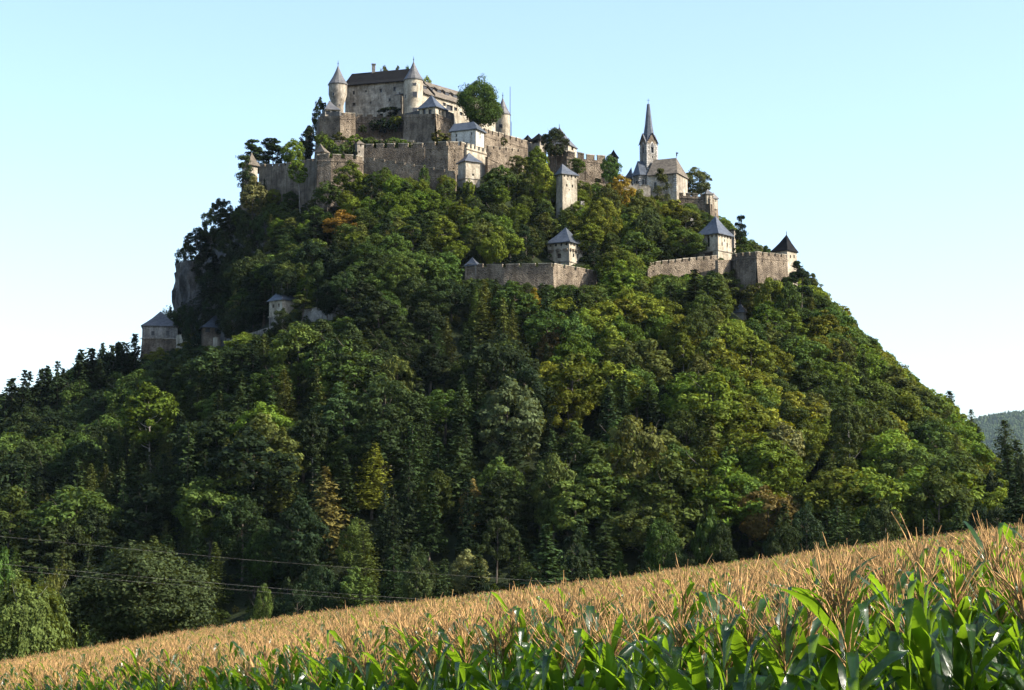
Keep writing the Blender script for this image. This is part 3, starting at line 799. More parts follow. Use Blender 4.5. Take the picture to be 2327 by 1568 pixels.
tower('turret', 'pointed turret at the far end of the summit bastion', q3, 1892, 1965, 1994, 556, 640, (1943, 478), 591, short='pointed summit turret', wall='old_plaster', roof='dark_shingle',
      wr=[(1983, 590, 7, 22)], over=.35, sink=2, finial=False, alpha=30)
BW('path_wall', 'low white-topped wall along the path left of the church', q3, [(1560, 800, 850, 572), (1960, 862, 900, 576), (2330, 880, 940, 580)], 'low path wall', merlon=None, cap='white_plaster', vis=False)
BW('path_wall', 'short low white-topped wall between the trees under the ramparts', q3, [(1000, 712, 750, 570), (1150, 732, 770, 570)], 'short path wall', merlon=None, cap='white_plaster', vis=False)
tower('gate_tower', 'tall narrow cream gate tower with slate pyramid roof among bright bushes', q3, 1328, 1394, 1554, 732, 1006, (1392, 630), 548, short='tall cream gate tower', wall='plaster', roof='slate',
      alpha=58, eaves=(3, 4), wr=[(1441, 862, 14, 30), (1502, 870, 15, 32), (1450, 796, 8, 18), (1496, 796, 8, 18), (1471, 910, 8, 16)], over=.7, finial=False)
b = Bld('ruined_wall', 'crumbling wall stub below the tall cream gate tower', 'wall', P(*q3(1618, 1110), 546)); g = Geo()
p = P(*q3(1600, 1110), 546); g.box((p[0], p[1], p[2] - 2), (1.4, 1.6, 8), .4, .8); g.box((p[0] + 1.2, p[1] + .8, p[2] - 3), (1.4, 1.6, 6), .5, .7); b.add('wall', g, 'grey_stone')

# ------------------------------------------------------------------ earth terraces held by the walls
def terrace(name, pts, zpt, back, label=None):
    z = P(*q1(*zpt[:2]), zpt[2])[2] + zpt[3]
    pl = [P(*q1(x, 900), Y)[:2] for x, Y in pts]
    g = Geo(); n = len(pl)
    front = [(p[0], p[1]) for p in pl]; bk = [(front[-1][0] + 1, back), (front[0][0] + 1, back)]
    ring = front + bk
    g.add([(*p, z) for p in ring] + [(*p, z - 16) for p in ring], [tuple(range(n + 2))] + [(i, n + 2 + i, n + 2 + (i + 1) % (n + 2), (i + 1) % (n + 2)) for i in range(n + 2)])
    return tag(part(name, g.v, g.f, M['soil'], None), kind='structure')
terrace('terrace', [(170, 559.5), (300, 558.5), (560, 559.5), (640, 561.5)], (400, 1172, 557, -.7), 578)
terrace('terrace', [(655, 569.6), (1000, 567.6), (1300, 565.6), (1560, 561), (1690, 563)], (1000, 1058, 566, -.9), 582)
terrace('terrace', [(330, 578.4), (640, 577.4), (1100, 576.4), (1310, 576)], (640, 985, 576, -.6), 598)
terrace('terrace', [(190, 590), (390, 587), (560, 603.5), (1088, 603), (1095, 590), (1424, 580.5), (1620, 590)], (800, 722, 598, -.9), 640)
# ------------------------------------------------------------------ church
YC = 586.0
(xl, _), (xc, yb), (xr, yt) = q4(404, 0), q4(470, 800), q4(594, 540)
plan, m = corners(xl, xc, xr, YC, yt)
z1 = P(xc, yt, YC)[2]; zb = P(xc, q4(0, 1060)[1], YC)[2]
ctr = np.mean(plan, 0)
b = Bld('church', 'grey church with needle-sharp spire and white quoins on the right crest', 'church', (*ctr, zb))
LANDMARKS.append(('church', *q4(560, 980)))
sides = [(plan[k], plan[(k + 1) % 4]) for k in range(4)]
g = Geo(); wo_ = []
for k, (A, B) in enumerate(sides):
    L = np.linalg.norm(B - A)
    zw = P(xc, q4(0, 602)[1], YC)[2]
    op = [(L * .5, zw, L * .27, 2.3)]
    if k == 1: op += [(L * .52, P(xc, q4(0, 684)[1], YC)[2], .35, .55), (L * .52, P(xc, q4(0, 768)[1], YC)[2], .4, .8)]
    facade(g, A, B, zb - 8, z1, op); wo_.append(op)
b.add('tower_wall', g, 'grey_stone')
for k, (A, B) in enumerate(sides):
    for i, o in enumerate(wo_[k]): window(b, A, B, o, 'belfry_window' if i == 0 else 'window', frame='quoin' if i == 0 else False)
    L = np.linalg.norm(B - A); u = (B - A) / L; n = np.array((u[1], -u[0])); rz = math.atan2(u[1], u[0])
    # pointed arch over the belfry window
    o = wo_[k][0]; g = Geo(); c = A + u * o[0]; w = o[2] / 2
    zt = o[1] + o[3] / 2
    pts = [(-w, zt - .5), (w, zt - .5), (w * .95, zt + .1), (w * .5, zt + .75), (0, zt + 1.05), (-w * .5, zt + .75), (-w * .95, zt + .1)]
    big = [(a * 1.35, zt - .5 + (z - zt + .5) * 1.22) for a, z in pts]
    for pp, d, mt in ((big, .07, 'quoin'), (pts, .1, 'dark')):
        g = Geo(); g.add([(*(c + u * a + n * d), z) for a, z in pp], [tuple(range(len(pp)))]); b.add('arch', g, mt)
    # gable
    g = Geo(); zg = P(*q4(520, 432), YC)[2]
    a_, b_, t_ = A - u * .0, B + u * .0, (A + B) / 2
    g.add([(*a_, z1), (*b_, z1), (*t_, zg), (*(a_ - n * .3), z1), (*(b_ - n * .3), z1), (*(t_ - n * .3), zg)], [(0, 1, 2), (4, 3, 5)]); b.add('gable', g, 'stone')
    # gable roof wings running to the spire
    g = Geo(); o_ = n * .35; zt = zg + .25
    a_, b_ = A - u * .35 + o_, B + u * .35 + o_
    g.add([(*a_, z1 - .25), (*((A + B) / 2 + o_), zt), (*ctr, zt), (*b_, z1 - .25)], [(1, 0, 2), (3, 1, 2)]); b.add('gable_roof', g, 'slate')
    # quoins at the corner A, alternating long and short
    k_ = 0; z = zb + 1
    while z < z1 - .2:
        for (PT, dr) in ((A, u), (B, -u)):
            ww = .85 if (k_ % 2 == 0) else .5
            g = Geo(); cc = PT + dr * ww / 2 + n * .03; g.box((*cc, z), (ww, .09, .42), rz)
            if k in (0, 1) and z > zb + 6: b.add('quoin', g, 'quoin')
        z += .62; k_ += 1
# spire: octagonal, from the gables up
g = Geo(); zg = P(*q4(520, 470), YC)[2]; za = P(*q4(492, 118), YC)[2]
r0 = np.linalg.norm(plan[1] - ctr)
vs = []
for rr, z in ((1.02, z1 + .2), (.62, zg + .9), (.42, zg + 4.2), (.16, zg + 11)):
    for j in range(8):
        a = math.atan2(*(plan[1] - ctr)[::-1]) + j * math.pi / 4
        q_ = rr * r0 * (1 if j % 2 == 0 or rr < .9 else .66)
        vs.append((ctr[0] + q_ * math.cos(a), ctr[1] + q_ * math.sin(a), z))
fs = [(i * 8 + j, i * 8 + (j + 1) % 8, i * 8 + 8 + (j + 1) % 8, i * 8 + 8 + j) for i in range(3) for j in range(8)]
vs.append((ctr[0], ctr[1], za)); fs += [(24 + j, 24 + (j + 1) % 8, 32) for j in range(8)]
g.add(vs, fs); b.add('spire', g, 'slate')
g = Geo(); g.tube([(*ctr, za - .5), (*ctr, za + 2.4)], [.09, .04], 5); g.lathe((*ctr, 0), [(.02, za), (.32, za + .3), (.02, za + .6)], 8); g.box((ctr[0], ctr[1], za + 1.8), (.9, .08, .1)); b.add('spire_cross', g, 'iron')
PROTECT.append((xl, q4(0, 120)[1], xr, q4(0, 800)[1], YC))
# nave: runs right from the tower; choir with apse to the left
def cpt(x, y, Y): return P(*q4(x, y), Y)
A, B = cpt(478, 878, 582), cpt(792, 878, 578)
z1n = (A[2] + B[2]) / 2; u = (B - A)[:2]; L = np.linalg.norm(u); u /= L; nb = np.array((-u[1], u[0])); W = 10.0
zl = cpt(600, 1120, 580)[2] - 8
ops = [(L * .27, cpt(560, 1000, 580)[2], .95, 2.6), (L * .67, cpt(690, 1010, 580)[2], .95, 2.4)]
g = Geo(); facade(g, A, B, zl, z1n, ops); facade(g, B[:2], B[:2] + nb * W, zl, z1n); facade(g, B[:2] + nb * W, A[:2] + nb * W, zl, z1n); facade(g, A[:2] + nb * W, A[:2], zl, z1n)
b.add('nave_wall', g, 'old_plaster')
for o in ops: window(b, A, B, o, 'nave_window', frame='quoin')
zr = cpt(670, 727, 587)[2]
e = [A[:2] - nb * .6, B[:2] - nb * .6 + u * .4, B[:2] + nb * (W + .6) + u * .4, A[:2] + nb * (W + .6)]
R0, R1 = A[:2] + nb * W / 2 + u * .3, B[:2] + nb * W / 2 - u * 1.8
g = Geo(); g.add([(*e[0], z1n - .25), (*e[1], z1n - .25), (*e[0], z1n), (*e[1], z1n), (*R1, zr), (*R0, zr), (*e[2], z1n), (*e[3], z1n)], [(0, 1, 3, 2), (2, 3, 4, 5), (3, 6, 4), (5, 4, 6, 7), (7, 2, 5)])
b.add('nave_roof', g, 'shingle')
g = Geo(); g.tube([(*R1, zr), (*R1, zr + 1.9)], [.07, .05], 5); g.box((R1[0] + .25, R1[1], zr + 1.5), (.7, .06, .4)); g.box((R1[0] + .1, R1[1], zr + 1.0), (.35, .06, .9)); b.add('weathervane', g, 'iron')
for k in range(9):
    for PT, dr in ((A[:2], u), (B[:2], -u)):
        g = Geo(); ww = 1.0 if k % 2 == 0 else .6; cc = PT + dr * ww / 2 - nb * .02; g.box((*cc, z1n - .5 - k * .62), (ww, .09, .42), math.atan2(u[1], u[0])); b.add('quoin', g, 'quoin')
PROTECT.append((*q4(470, 727), *q4(795, 1120), 580))
# choir
pts = [cpt(308, 885, 590)[:2], cpt(330, 885, 585)[:2], cpt(398, 885, 582.5)[:2], cpt(474, 885, 583)[:2]]
z1c = cpt(398, 884, 583)[2]
g = Geo()
wz = cpt(400, 975, 583)[2]
segs = [(pts[i], pts[i + 1]) for i in range(3)]
co = [[], [(np.linalg.norm(pts[2] - pts[1]) * .5, wz, .85, 2.2)], [(np.linalg.norm(pts[3] - pts[2]) * .42, wz, .85, 2.4)]]
for (a, c), op in zip(segs, co): facade(g, a, c, zl, z1c, op)
back = [pts[3] + np.array((0, 9)), pts[0] + np.array((1, 5))]
facade(g, pts[3], back[0], zl, z1c); facade(g, back[0], back[1], zl, z1c); facade(g, back[1], pts[0], zl, z1c)
b.add('choir_wall', g, 'grey_stone')
for (a, c), op in zip(segs, co):
    for o in op: window(b, a, c, o, 'choir_window', frame='quoin')
for PT, o_ in ((pts[2], 0), (pts[1], 0), (pts[3], 0)):
    for k in range(7):
        g = Geo(); g.box((PT[0], PT[1] - .04, z1c - .6 - k * .62), (.9 if k % 2 == 0 else .5, .12, .42)); b.add('quoin', g, 'quoin')
ez = [offset(np.array(pts + back), .5)]
g = Geo(); ra, rb = cpt(372, 736, 587.5), cpt(440, 736, 588); zrr = (ra[2] + rb[2]) / 2
E5 = ez[0]; g.v = [(p[0], p[1], z1c - .2) for p in E5] + [(p[0], p[1], z1c) for p in E5] + [(ra[0], ra[1], zrr), (rb[0], rb[1], zrr)]
g.f = [(i, (i + 1) % 6, 6 + (i + 1) % 6, 6 + i) for i in range(6)] + [(6, 7, 12), (7, 8, 12), (8, 9, 13, 12), (9, 10, 13), (10, 11, 12, 13), (11, 6, 12)]
b.add('choir_roof', g, 'slate')
PROTECT.append((*q4(305, 740), *q4(470, 990), 583))
wall('churchyard_wall', 'low grey wall in front of the church choir', q4, [(230, 990, 1060, 577), (400, 1005, 1080, 577), (512, 1020, 1090, 577)], 'churchyard wall', mat_='old_plaster', merlon=(2.4, .7, .5), vis=False)
tower('sacristy', 'small lean sacristy with dark roof left of the church choir', q4, 248, 300, 325, 905, 980, (305, 800), 590, wall='grey_stone', roof='slate', over=.4, cat='annexe', finial=False, vis=False)
wall('bastion_wall', 'battlemented brown wall running right from the church', q4, [(700, 1122, 1180, 580), (800, 1105, 1200, 580), (1112, 1118, 1240, 579), (1148, 1125, 1330, 578), (1236, 1150, 1340, 584)],
     'church bastion', course=.8, holes=1, merlon=(1.4, .7, .8), batter=.5)
tower('turret', 'small lit turret box with grey roof at the end of the church wall', q4, 1100, 1116, 1178, 1082, 1160, (1124, 1034), 578, short='left twin turret', wall='plaster', roof='grey_slate', alpha=70,
      wr=[(1145, 1112, 14, 30)], over=.5, sink=1, finial=False)
tower('turret', 'twin turret overhanging the steep right corner of the church bastion', q4, 1180, 1192, 1236, 1132, 1215, (1188, 1066), 581, short='right twin turret', wall='plaster', roof='grey_slate', alpha=68,
      wr=[(1214, 1160, 10, 26)], over=.4, sink=1, finial=False)
b = Bld('chapel', 'tiny white gabled house peeking out of the trees under the church', 'house', cpt(975, 1395, 556)); g = Geo()
a, c, t = cpt(940, 1372, 556), cpt(1030, 1392, 557), cpt(958, 1312, 556.4)
g.add([(a[0], a[1], a[2] - 3), (c[0], c[1], c[2] - 3), (c[0], c[1], c[2]), (t[0], t[1], t[2]), (a[0], a[1], a[2])], [(0, 1, 2, 3, 4)]); b.add('gable_wall', g, 'white_plaster')
g = Geo(); d = np.array((2.0, 7, 0)); g.add([t, t + d, c + d, c], [(0, 3, 2, 1)]); g.add([t, a, a + d, t + d], [(0, 1, 2, 3)]); b.add('roof', g, 'dark_shingle')
PROTECT.append((*q4(940, 1310), *q4(1030, 1392), 556))

# ------------------------------------------------------------------ towers and walls lower on the hill
tower('gate_tower', 'big cream gate tower with very steep roof and tall opening, right shoulder of the hill', q6, 706, 904, 1075, 312, 590, (878, 126), 534, short='steep-roofed gate tower', wall='plaster', roof='slate',
      eaves=(5, 5), course=492, wl=[(808, 405, 26, 110), (805, 545, 90, 52, 'door'), (735, 525, 14, 20), (858, 450, 10, 12)], wr=[(987, 393, 12, 26), (955, 430, 12, 40), (1017, 440, 12, 40)], over=.9, finial=True)
tb = tower('annexe_tower', 'narrow lit wall tower behind the steep-roofed gate tower', q6, 1030, 1078, 1100, 275, 430, (1062, 262), 548, short=None, wall='old_plaster', roof='dark_shingle', over=.2, vis=False, finial=False, wr=[(1090, 330, 6, 20)])
wall('curtain_wall', 'sunlit rubble curtain wall with battlements left of the steep-roofed gate tower', q6, [(150, 665, 800, 520), (520, 620, 810, 525), (905, 582, 760, 531)], 'sunlit curtain wall', holes=3, merlon=(1.7, .6, .8), cat='wall')
wall('curtain_wall', 'curved sunlit wall base wrapping the foot of the steep-roofed gate tower', q6, [(905, 600, 760, 526), (1030, 600, 740, 529), (1062, 600, 720, 534)], None, holes=1, merlon=None, batter=.6)
wall('bastion_wall', 'broad brown bastion with string course on the right shoulder', q6, [(1045, 585, 720, 532), (1100, 562, 720, 529), (1320, 545, 730, 523), (1650, 578, 790, 532)], 'right shoulder bastion',
     course=1.0, holes=1, batter=.6, merlon=(2.1, .7, .8))
tower('tower_house', 'square tower house with sharp brown pyramid roof at the right end of the bastion', q6, 1500, 1648, 1775, 492, 610, (1642, 326), 536, short='sharp brown-roofed tower', wall='plaster', roof='dark_shingle',
      wl=[(1560, 518, 10, 10)], wr=[(1690, 565, 14, 36), (1738, 565, 14, 36)], course=None, over=.5, sink=8)
wall('curtain_wall', 'short stretch of grey wall behind the left side of the steep-roofed gate tower', q6, [(540, 500, 600, 545), (705, 480, 600, 538)], None, mat_='old_plaster', merlon=(1.4, .8, .4), vis=False)
tower('watch_turret', 'lonely little turret with conical shingle roof poking out of the right-hand trees', q6, 1085, 1180, 1218, 1158, 1250, (1147, 1066), 522, short='lonely tree-ringed turret', wall='plaster', roof='grey_slate',
      alpha=35, wr=[(1206, 1196, 8, 30)], over=.7, sink=8)
tower('gate_tower', 'stained square gate tower with slate roof and openings under its eaves, centre of the hill', q5, 970, 1200, 1350, 335, 600, (1163, 182), 521, short='central slate-roofed gate tower', wall='plaster', roof='slate',
      eaves=(4, 4), course=548, wr=[(1248, 485, 18, 42), (1297, 490, 18, 42)], wl=[(1090, 490, 46, 50, 'door'), (1085, 570, 30, 44)], corbels=True, over=.9, finial=False)
wall('curtain_wall', 'long battlemented wall with a sharp sunlit corner below the central gate tower', q5, [(80, 612, 760, 499), (500, 616, 800, 495), (1028, 604, 860, 492), (1500, 690, 860, 508)], 'long cornered wall',
     holes=2, merlon=(3.6, .9, .8), batter=.5)
tower('turret', 'small shaded turret with pointed slate roof at the left end of the long cornered wall', q5, 82, 200, 240, 585, 700, (158, 503), 497.8, short='small slate turret', wall='old_plaster', roof='slate', alpha=28, over=.5, sink=6, finial=False)
wall('curtain_wall', 'piece of broken wall behind the left side of the central gate tower', q5, [(860, 490, 620, 540), (985, 478, 620, 534)], None, mat_='grey_stone', merlon=(2, 1, .3), vis=False)
# far left group
tower('gate_house', 'grey stone house with broad pale hip roof and two square windows at the far left', q7, 150, 200, 572, 640, 900, (399, 486), 588, short='broad grey gate house', wall='grey_stone', roof='grey_slate',
      alpha=82, wr=[(312, 724, 34, 48), (470, 724, 34, 48)], course=776, base='stone', batter=.9, over=.6, sink=12, finial=False, frame='grey_stone', cat='house')
wall('curtain_wall', 'low sunlit wall between the broad grey gate house and the blue-roofed tower', q7, [(565, 752, 900, 586), (850, 768, 900, 575), (1008, 790, 900, 566)], 'low sunlit wall', merlon=(3.0, .6, .4), mat_='plaster', vis=True)
tower('hexagonal_tower', 'squat tower with wide blue-black roof and three dark openings, in shade', q7, 800, 860, 1108, 655, 850, (985, 524), 568, short='blue-roofed squat tower', wall='stone', roof='slate',
      alpha=74, wr=[(902, 690, 50, 44), (998, 690, 48, 44), (1075, 694, 36, 40)], over=1.0, sink=10, finial=False)
tower('gate_tower', 'small square gate tower with slate roof, half behind a pine on the dark left slope', q7, 1546, 1706, 1862, 358, 610, (1696, 235), None, short='pine-screened gate tower', wall='plaster', roof='slate',
      wl=[(1595, 433, 22, 40), (1663, 423, 22, 40), (1590, 380, 7, 9), (1660, 374, 7, 9)], course=530, base='grey_stone', over=.7)
wall('path_wall', 'thin path wall climbing to the pine-screened gate tower', q7, [(1110, 812, 860, None), (1300, 740, 790, None), (1540, 665, 730, None)], 'thin climbing path wall', merlon=None, vis=True, mat_='grey_stone')
wall('curtain_wall', 'unlit wall fading right of the pine-screened gate tower', q7, [(1930, 500, 620, None), (2160, 455, 600, None), (2330, 440, 560, None)], 'unlit right wall', merlon=(2, 1, .6), mat_='grey_stone')

# ------------------------------------------------------------------ rock faces
def cliff(name, pts, seed, thick=10):
    """vertical rock face through plan points at the pixels pts = [(x, y_top, y_bottom, Y)], broken up by ribs and ledges"""
    W = [(P(x, a, Y), P(x, c, Y)) for x, a, c, Y in pts]
    nu, nv = 26 * (len(W) - 1), 60
    V = []
    for j in range(nv + 1):
        t = j / nv
        for i in range(nu + 1):
            f = i / nu * (len(W) - 1); k = min(int(f), len(W) - 2); f -= k
            top = W[k][0] * (1 - f) + W[k + 1][0] * f; bot = W[k][1] * (1 - f) + W[k + 1][1] * f
            p = bot * (1 - t) + top * t
            V.append(p)
    V = np.array(V)
    d = 2.6 * fbm(V[:, 0] + V[:, 1], V[:, 2] * .35, 7, seed, 4) + 1.3 * np.abs(fbm(V[:, 0] * 1.7, V[:, 2] * .5, 2.6, seed + 3, 3))
    V[:, 1] += d * 1.4; V[:, 0] += d * .7
    i = np.arange(nu)[None, :] + np.arange(nv)[:, None] * (nu + 1)
    f = np.stack((i, i + 1, i + nu + 2, i + nu + 1), -1).reshape(-1, 4)
    return tag(put(bpy.data.objects.new(name, mesh(name, V, f, M['rock'], False))), kind='structure')
cliff('cliff', [(396, 620, 770, 603), (405, 600, 770, 594), (425, 590, 765, 588), (462, 600, 745, 590)], 3)
cliff('cliff', [(1175, 668, 720, 490), (1225, 675, 735, 486), (1320, 672, 735, 487), (1400, 690, 730, 496)], 5)
cliff('cliff', [(935, 760, 830, 478), (985, 745, 835, 474), (1050, 765, 830, 478)], 6)
# ------------------------------------------------------------------ plants: shared shapes
def unit(v): return v / np.maximum(np.linalg.norm(v, axis=-1, keepdims=True), 1e-9)
def cards(c, n, size, rng, slim=.6, up=None):
    """diamond-shaped leaf faces: centres c, normals n, half length size"""
    n = unit(n)
    r = rng.normal(size=c.shape) if up is None else up + rng.normal(size=c.shape) * .35
    t = unit(np.cross(n, r)); s = np.cross(n, t)
    if up is not None: t, s = s, t
    a = size[:, None]
    v = np.stack((c - t * a, c + s * a * slim, c + t * a, c - s * a * slim), 1)
    v[:, 1] += n * a * .12; v[:, 3] += n * a * .12
    return v.reshape(-1, 3)
def leafmesh(name, C, N, S, T, rng, material, slim=.6, up=None):
    v = cards(C, N, S, rng, slim, up)
    f = np.arange(len(v)).reshape(-1, 4)
    return mesh(name, v, f, material, False, np.repeat(T, 4))
def limbs(rng, H, r0, n, zlo, zhi, reach, rise=.5, wob=.25, k=6, top=.85):
    g = Geo()
    pts = [np.array((0, 0, -4.0))]; px = np.zeros(2)
    for z in np.linspace(0, H * top, 7):
        px = px + rng.normal(size=2) * wob * .25; pts.append(np.array((*px, z)))
    rad = [r0 * 1.25] + list(np.linspace(r0, r0 * .15, 7))
    g.tube(pts, rad, k)
    for i in range(n):
        z = H * rng.uniform(zlo, zhi); a = rng.uniform(0, 6.28); L = reach * rng.uniform(.6, 1)
        f = z / (H * top); b = np.array((pts[1 + int(min(f, .99) * 6)][0], pts[1 + int(min(f, .99) * 6)][1], z))
        d = np.array((math.cos(a), math.sin(a), rise))
        q = [b, b + d * L * .4, b + d * L * .75 + np.array((0, 0, L * .15)), b + d * L + np.array((0, 0, L * .35))]
        g.tube(q, [r0 * .38, r0 * .26, r0 * .15, r0 * .05], 4)
    return g
def broadleaf(seed, H=14.0, W=10.0, base=.22, nl=85, per=60, leaf=.30, shape=.55, flat=.8, irr=(.70, .34)):
    rng = np.random.default_rng(seed)
    C, N, S, T = [], [], [], []
    zc = H * (base + 1) / 2; hz_ = H * (1 - base) / 2
    # a few big boughs, each carrying leaf clumps
    nb = 9; bo = []
    for k in range(nb):
        a = k * 2.4 + rng.uniform(-.4, .4); ph = rng.uniform(-.55, .95)
        bo.append((np.array((math.cos(a) * math.cos(ph), math.sin(a) * math.cos(ph), math.sin(ph))), rng.uniform(.82, 1.12)))
    bo.append((np.array((0, 0, 1.0)), 1.0))
    for k in range(nl):
        d = unit(rng.normal(size=3)); d[2] = d[2] * .9 + .12; d = unit(d)
        w = max(float(b[0] @ d) ** 6 * b[1] for b in bo if b[0] @ d > 0) if any(b[0] @ d > 0 for b in bo) else .5
        rr = rng.uniform(.55, 1.0) ** .5 * (irr[0] + irr[1] * min(w, 1))
        egg = 1 - shape * max(0, d[2]) ** 2 * .55
        c = np.array((d[0] * W / 2 * rr * egg, d[1] * W / 2 * rr * egg, zc + d[2] * hz_ * rr))
        lr = W * rng.uniform(.075, .14)
        m = int(per * rng.uniform(.7, 1.2)); tone = rng.uniform(.15, .85)
        e = unit(rng.normal(size=(m, 3)) + d * .55 + np.array((0, 0, .35)))
        p = c + e * lr * np.array((1, 1, flat)) * rng.uniform(.55, 1.05, (m, 1))
        C.append(p); N.append(e + rng.normal(size=(m, 3)) * .45 + np.array((0, 0, .25))); S.append(leaf * rng.uniform(.6, 1.35, m)); T.append(np.clip(tone + rng.normal(size=m) * .16, 0, 1))
    C, N, S, T = map(np.concatenate, (C, N, S, T))
    cr = leafmesh('crown', C, N, S, T, rng, M['leaf'])
    g = limbs(rng, H, H * (.018 if base < .4 else .010), 8, max(base * 1.05, .1), .8, W * .36)
    return cr, mesh('trunk', g.v, g.f, M['bark'])
def spruce(seed, H=20.0, R=3.3, levels=34, base=.08, leaf=.33, droop=.45, dense=1.0, up=.0, material='needle'):
    rng = np.random.default_rng(seed); C, N, S, T = [], [], [], []
    for i in range(levels):
        t = i / (levels - 1); z = H * (base + (1 - base) * t ** .94)
        L = R * (1 - t) ** .70 * rng.uniform(.75, 1.12) + .25
        if t < .12: L *= .75 + t * 2
        for k in range(int((6 + 3 * (1 - t)) * dense) + 2):
            a = rng.uniform(0, 6.28); Lb = L * rng.uniform(.65, 1.15); ns = max(2, int(Lb / .34)); tone = rng.uniform(.2, .8)
            r = (np.arange(ns) + rng.uniform(.3, .9, ns)) / ns * Lb
            w = rng.normal(size=(ns, 2)) * .13 * (1 + r[:, None] * .25)
            zz = z - droop * r * (1 - .35 * r / max(L, .1)) + up * r + rng.normal(size=ns) * .1
            p = np.stack((r * math.cos(a) + w[:, 0], r * math.sin(a) + w[:, 1], zz), 1)
            C.append(p); nn = np.tile(np.array((math.cos(a) * .5, math.sin(a) * .5, .9)), (ns, 1)) + rng.normal(size=(ns, 3)) * .5
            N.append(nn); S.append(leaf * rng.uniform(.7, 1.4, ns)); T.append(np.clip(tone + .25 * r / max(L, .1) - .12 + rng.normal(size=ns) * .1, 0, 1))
    C.append(np.array([[0, 0, H * 1.0], [0, 0, H * .985]])); N.append(np.array([[1., 0, 0], [0, 1., 0]])); S.append(np.array([.35, .3])); T.append(np.array([.5, .5]))
    C, N, S, T = map(np.concatenate, (C, N, S, T))
    cr = leafmesh('crown', C, N, S, T, rng, M[material], .5)
    g = limbs(rng, H, H * .013, 0, .2, .3, 1, wob=.1, top=.97)
    return cr, mesh('trunk', g.v, g.f, M['bark'])
def pine(seed, H=15.0, W=6.0, base=.4, nl=24, per=130, leaf=.26):
    rng = np.random.default_rng(seed); C, N, S, T = [], [], [], []
    g = limbs(rng, H, H * .016, 0, .2, .3, 1, wob=.5, top=.95)
    for k in range(nl):
        t = rng.uniform(0, 1); z = H * (base + (.98 - base) * t); a = k * 2.4 + rng.uniform(-.5, .5)
        L = W / 2 * (1 - .75 * t ** 1.6) * rng.uniform(.45, 1.0)
        c = np.array((math.cos(a) * L, math.sin(a) * L, z + rng.uniform(-.2, .5)))
        g.tube([np.array((0, 0, z - L * .25)), c * np.array((.5, .5, 1)) - np.array((0, 0, .25)), c - np.array((0, 0, .15))], [.11, .08, .04], 4)
        lr = W * rng.uniform(.15, .24) * (1 - .35 * t); m = int(per * rng.uniform(.7, 1.2)); tone = rng.uniform(.2, .8)
        e = unit(rng.normal(size=(m, 3)) + np.array((0, 0, .5)))
        C.append(c + e * lr * np.array((1.15, 1.15, .72)) * rng.uniform(.4, 1.05, (m, 1))); N.append(e + rng.normal(size=(m, 3)) * .5); S.append(leaf * rng.uniform(.6, 1.3, m)); T.append(np.clip(tone + rng.normal(size=m) * .15, 0, 1))
    C, N, S, T = map(np.concatenate, (C, N, S, T))
    return leafmesh('crown', C, N, S, T, rng, M['needle'], .45), mesh('trunk', g.v, g.f, M['bark'])
def weeping(seed, H=13.0, W=8.0, nl=120, leaf=.24, base=.1):
    rng = np.random.default_rng(seed); C, N, S, T = [], [], [], []
    for k in range(nl):
        d = unit(rng.normal(size=3)); d[2] = abs(d[2]) * .95 + .02; d = unit(d); rr = rng.uniform(.5, 1.0) ** .5
        c = np.array((d[0] * W / 2 * rr, d[1] * W / 2 * rr, H * (base + .30) + d[2] * H * (.68 - base) * rr)); L = rng.uniform(1.2, 3.6) * H / 13
        for q in range(7):
            m = int(L / .13); off = rng.normal(size=3) * .42; tone = rng.uniform(.25, .85)
            t = np.linspace(0, 1, m)
            p = c + off + np.stack((d[0] * .8 * t, d[1] * .8 * t, .5 * t - L * t ** 1.4), 1) + rng.normal(size=(m, 3)) * .1
            C.append(p); N.append(np.tile(d + rng.normal(size=3) * .3, (m, 1)) + rng.normal(size=(m, 3)) * .45); S.append(leaf * rng.uniform(.6, 1.2, m)); T.append(np.clip(tone + rng.normal(size=m) * .14, 0, 1))
    C, N, S, T = map(np.concatenate, (C, N, S, T))
    g = limbs(rng, H, H * .017, 8, .2, .7, W * .36, rise=.9)
    return leafmesh('crown', C, N, S, T, rng, M['leaf'], .42, np.array((0, 0, 1.0))), mesh('trunk', g.v, g.f, M['pale_bark'])
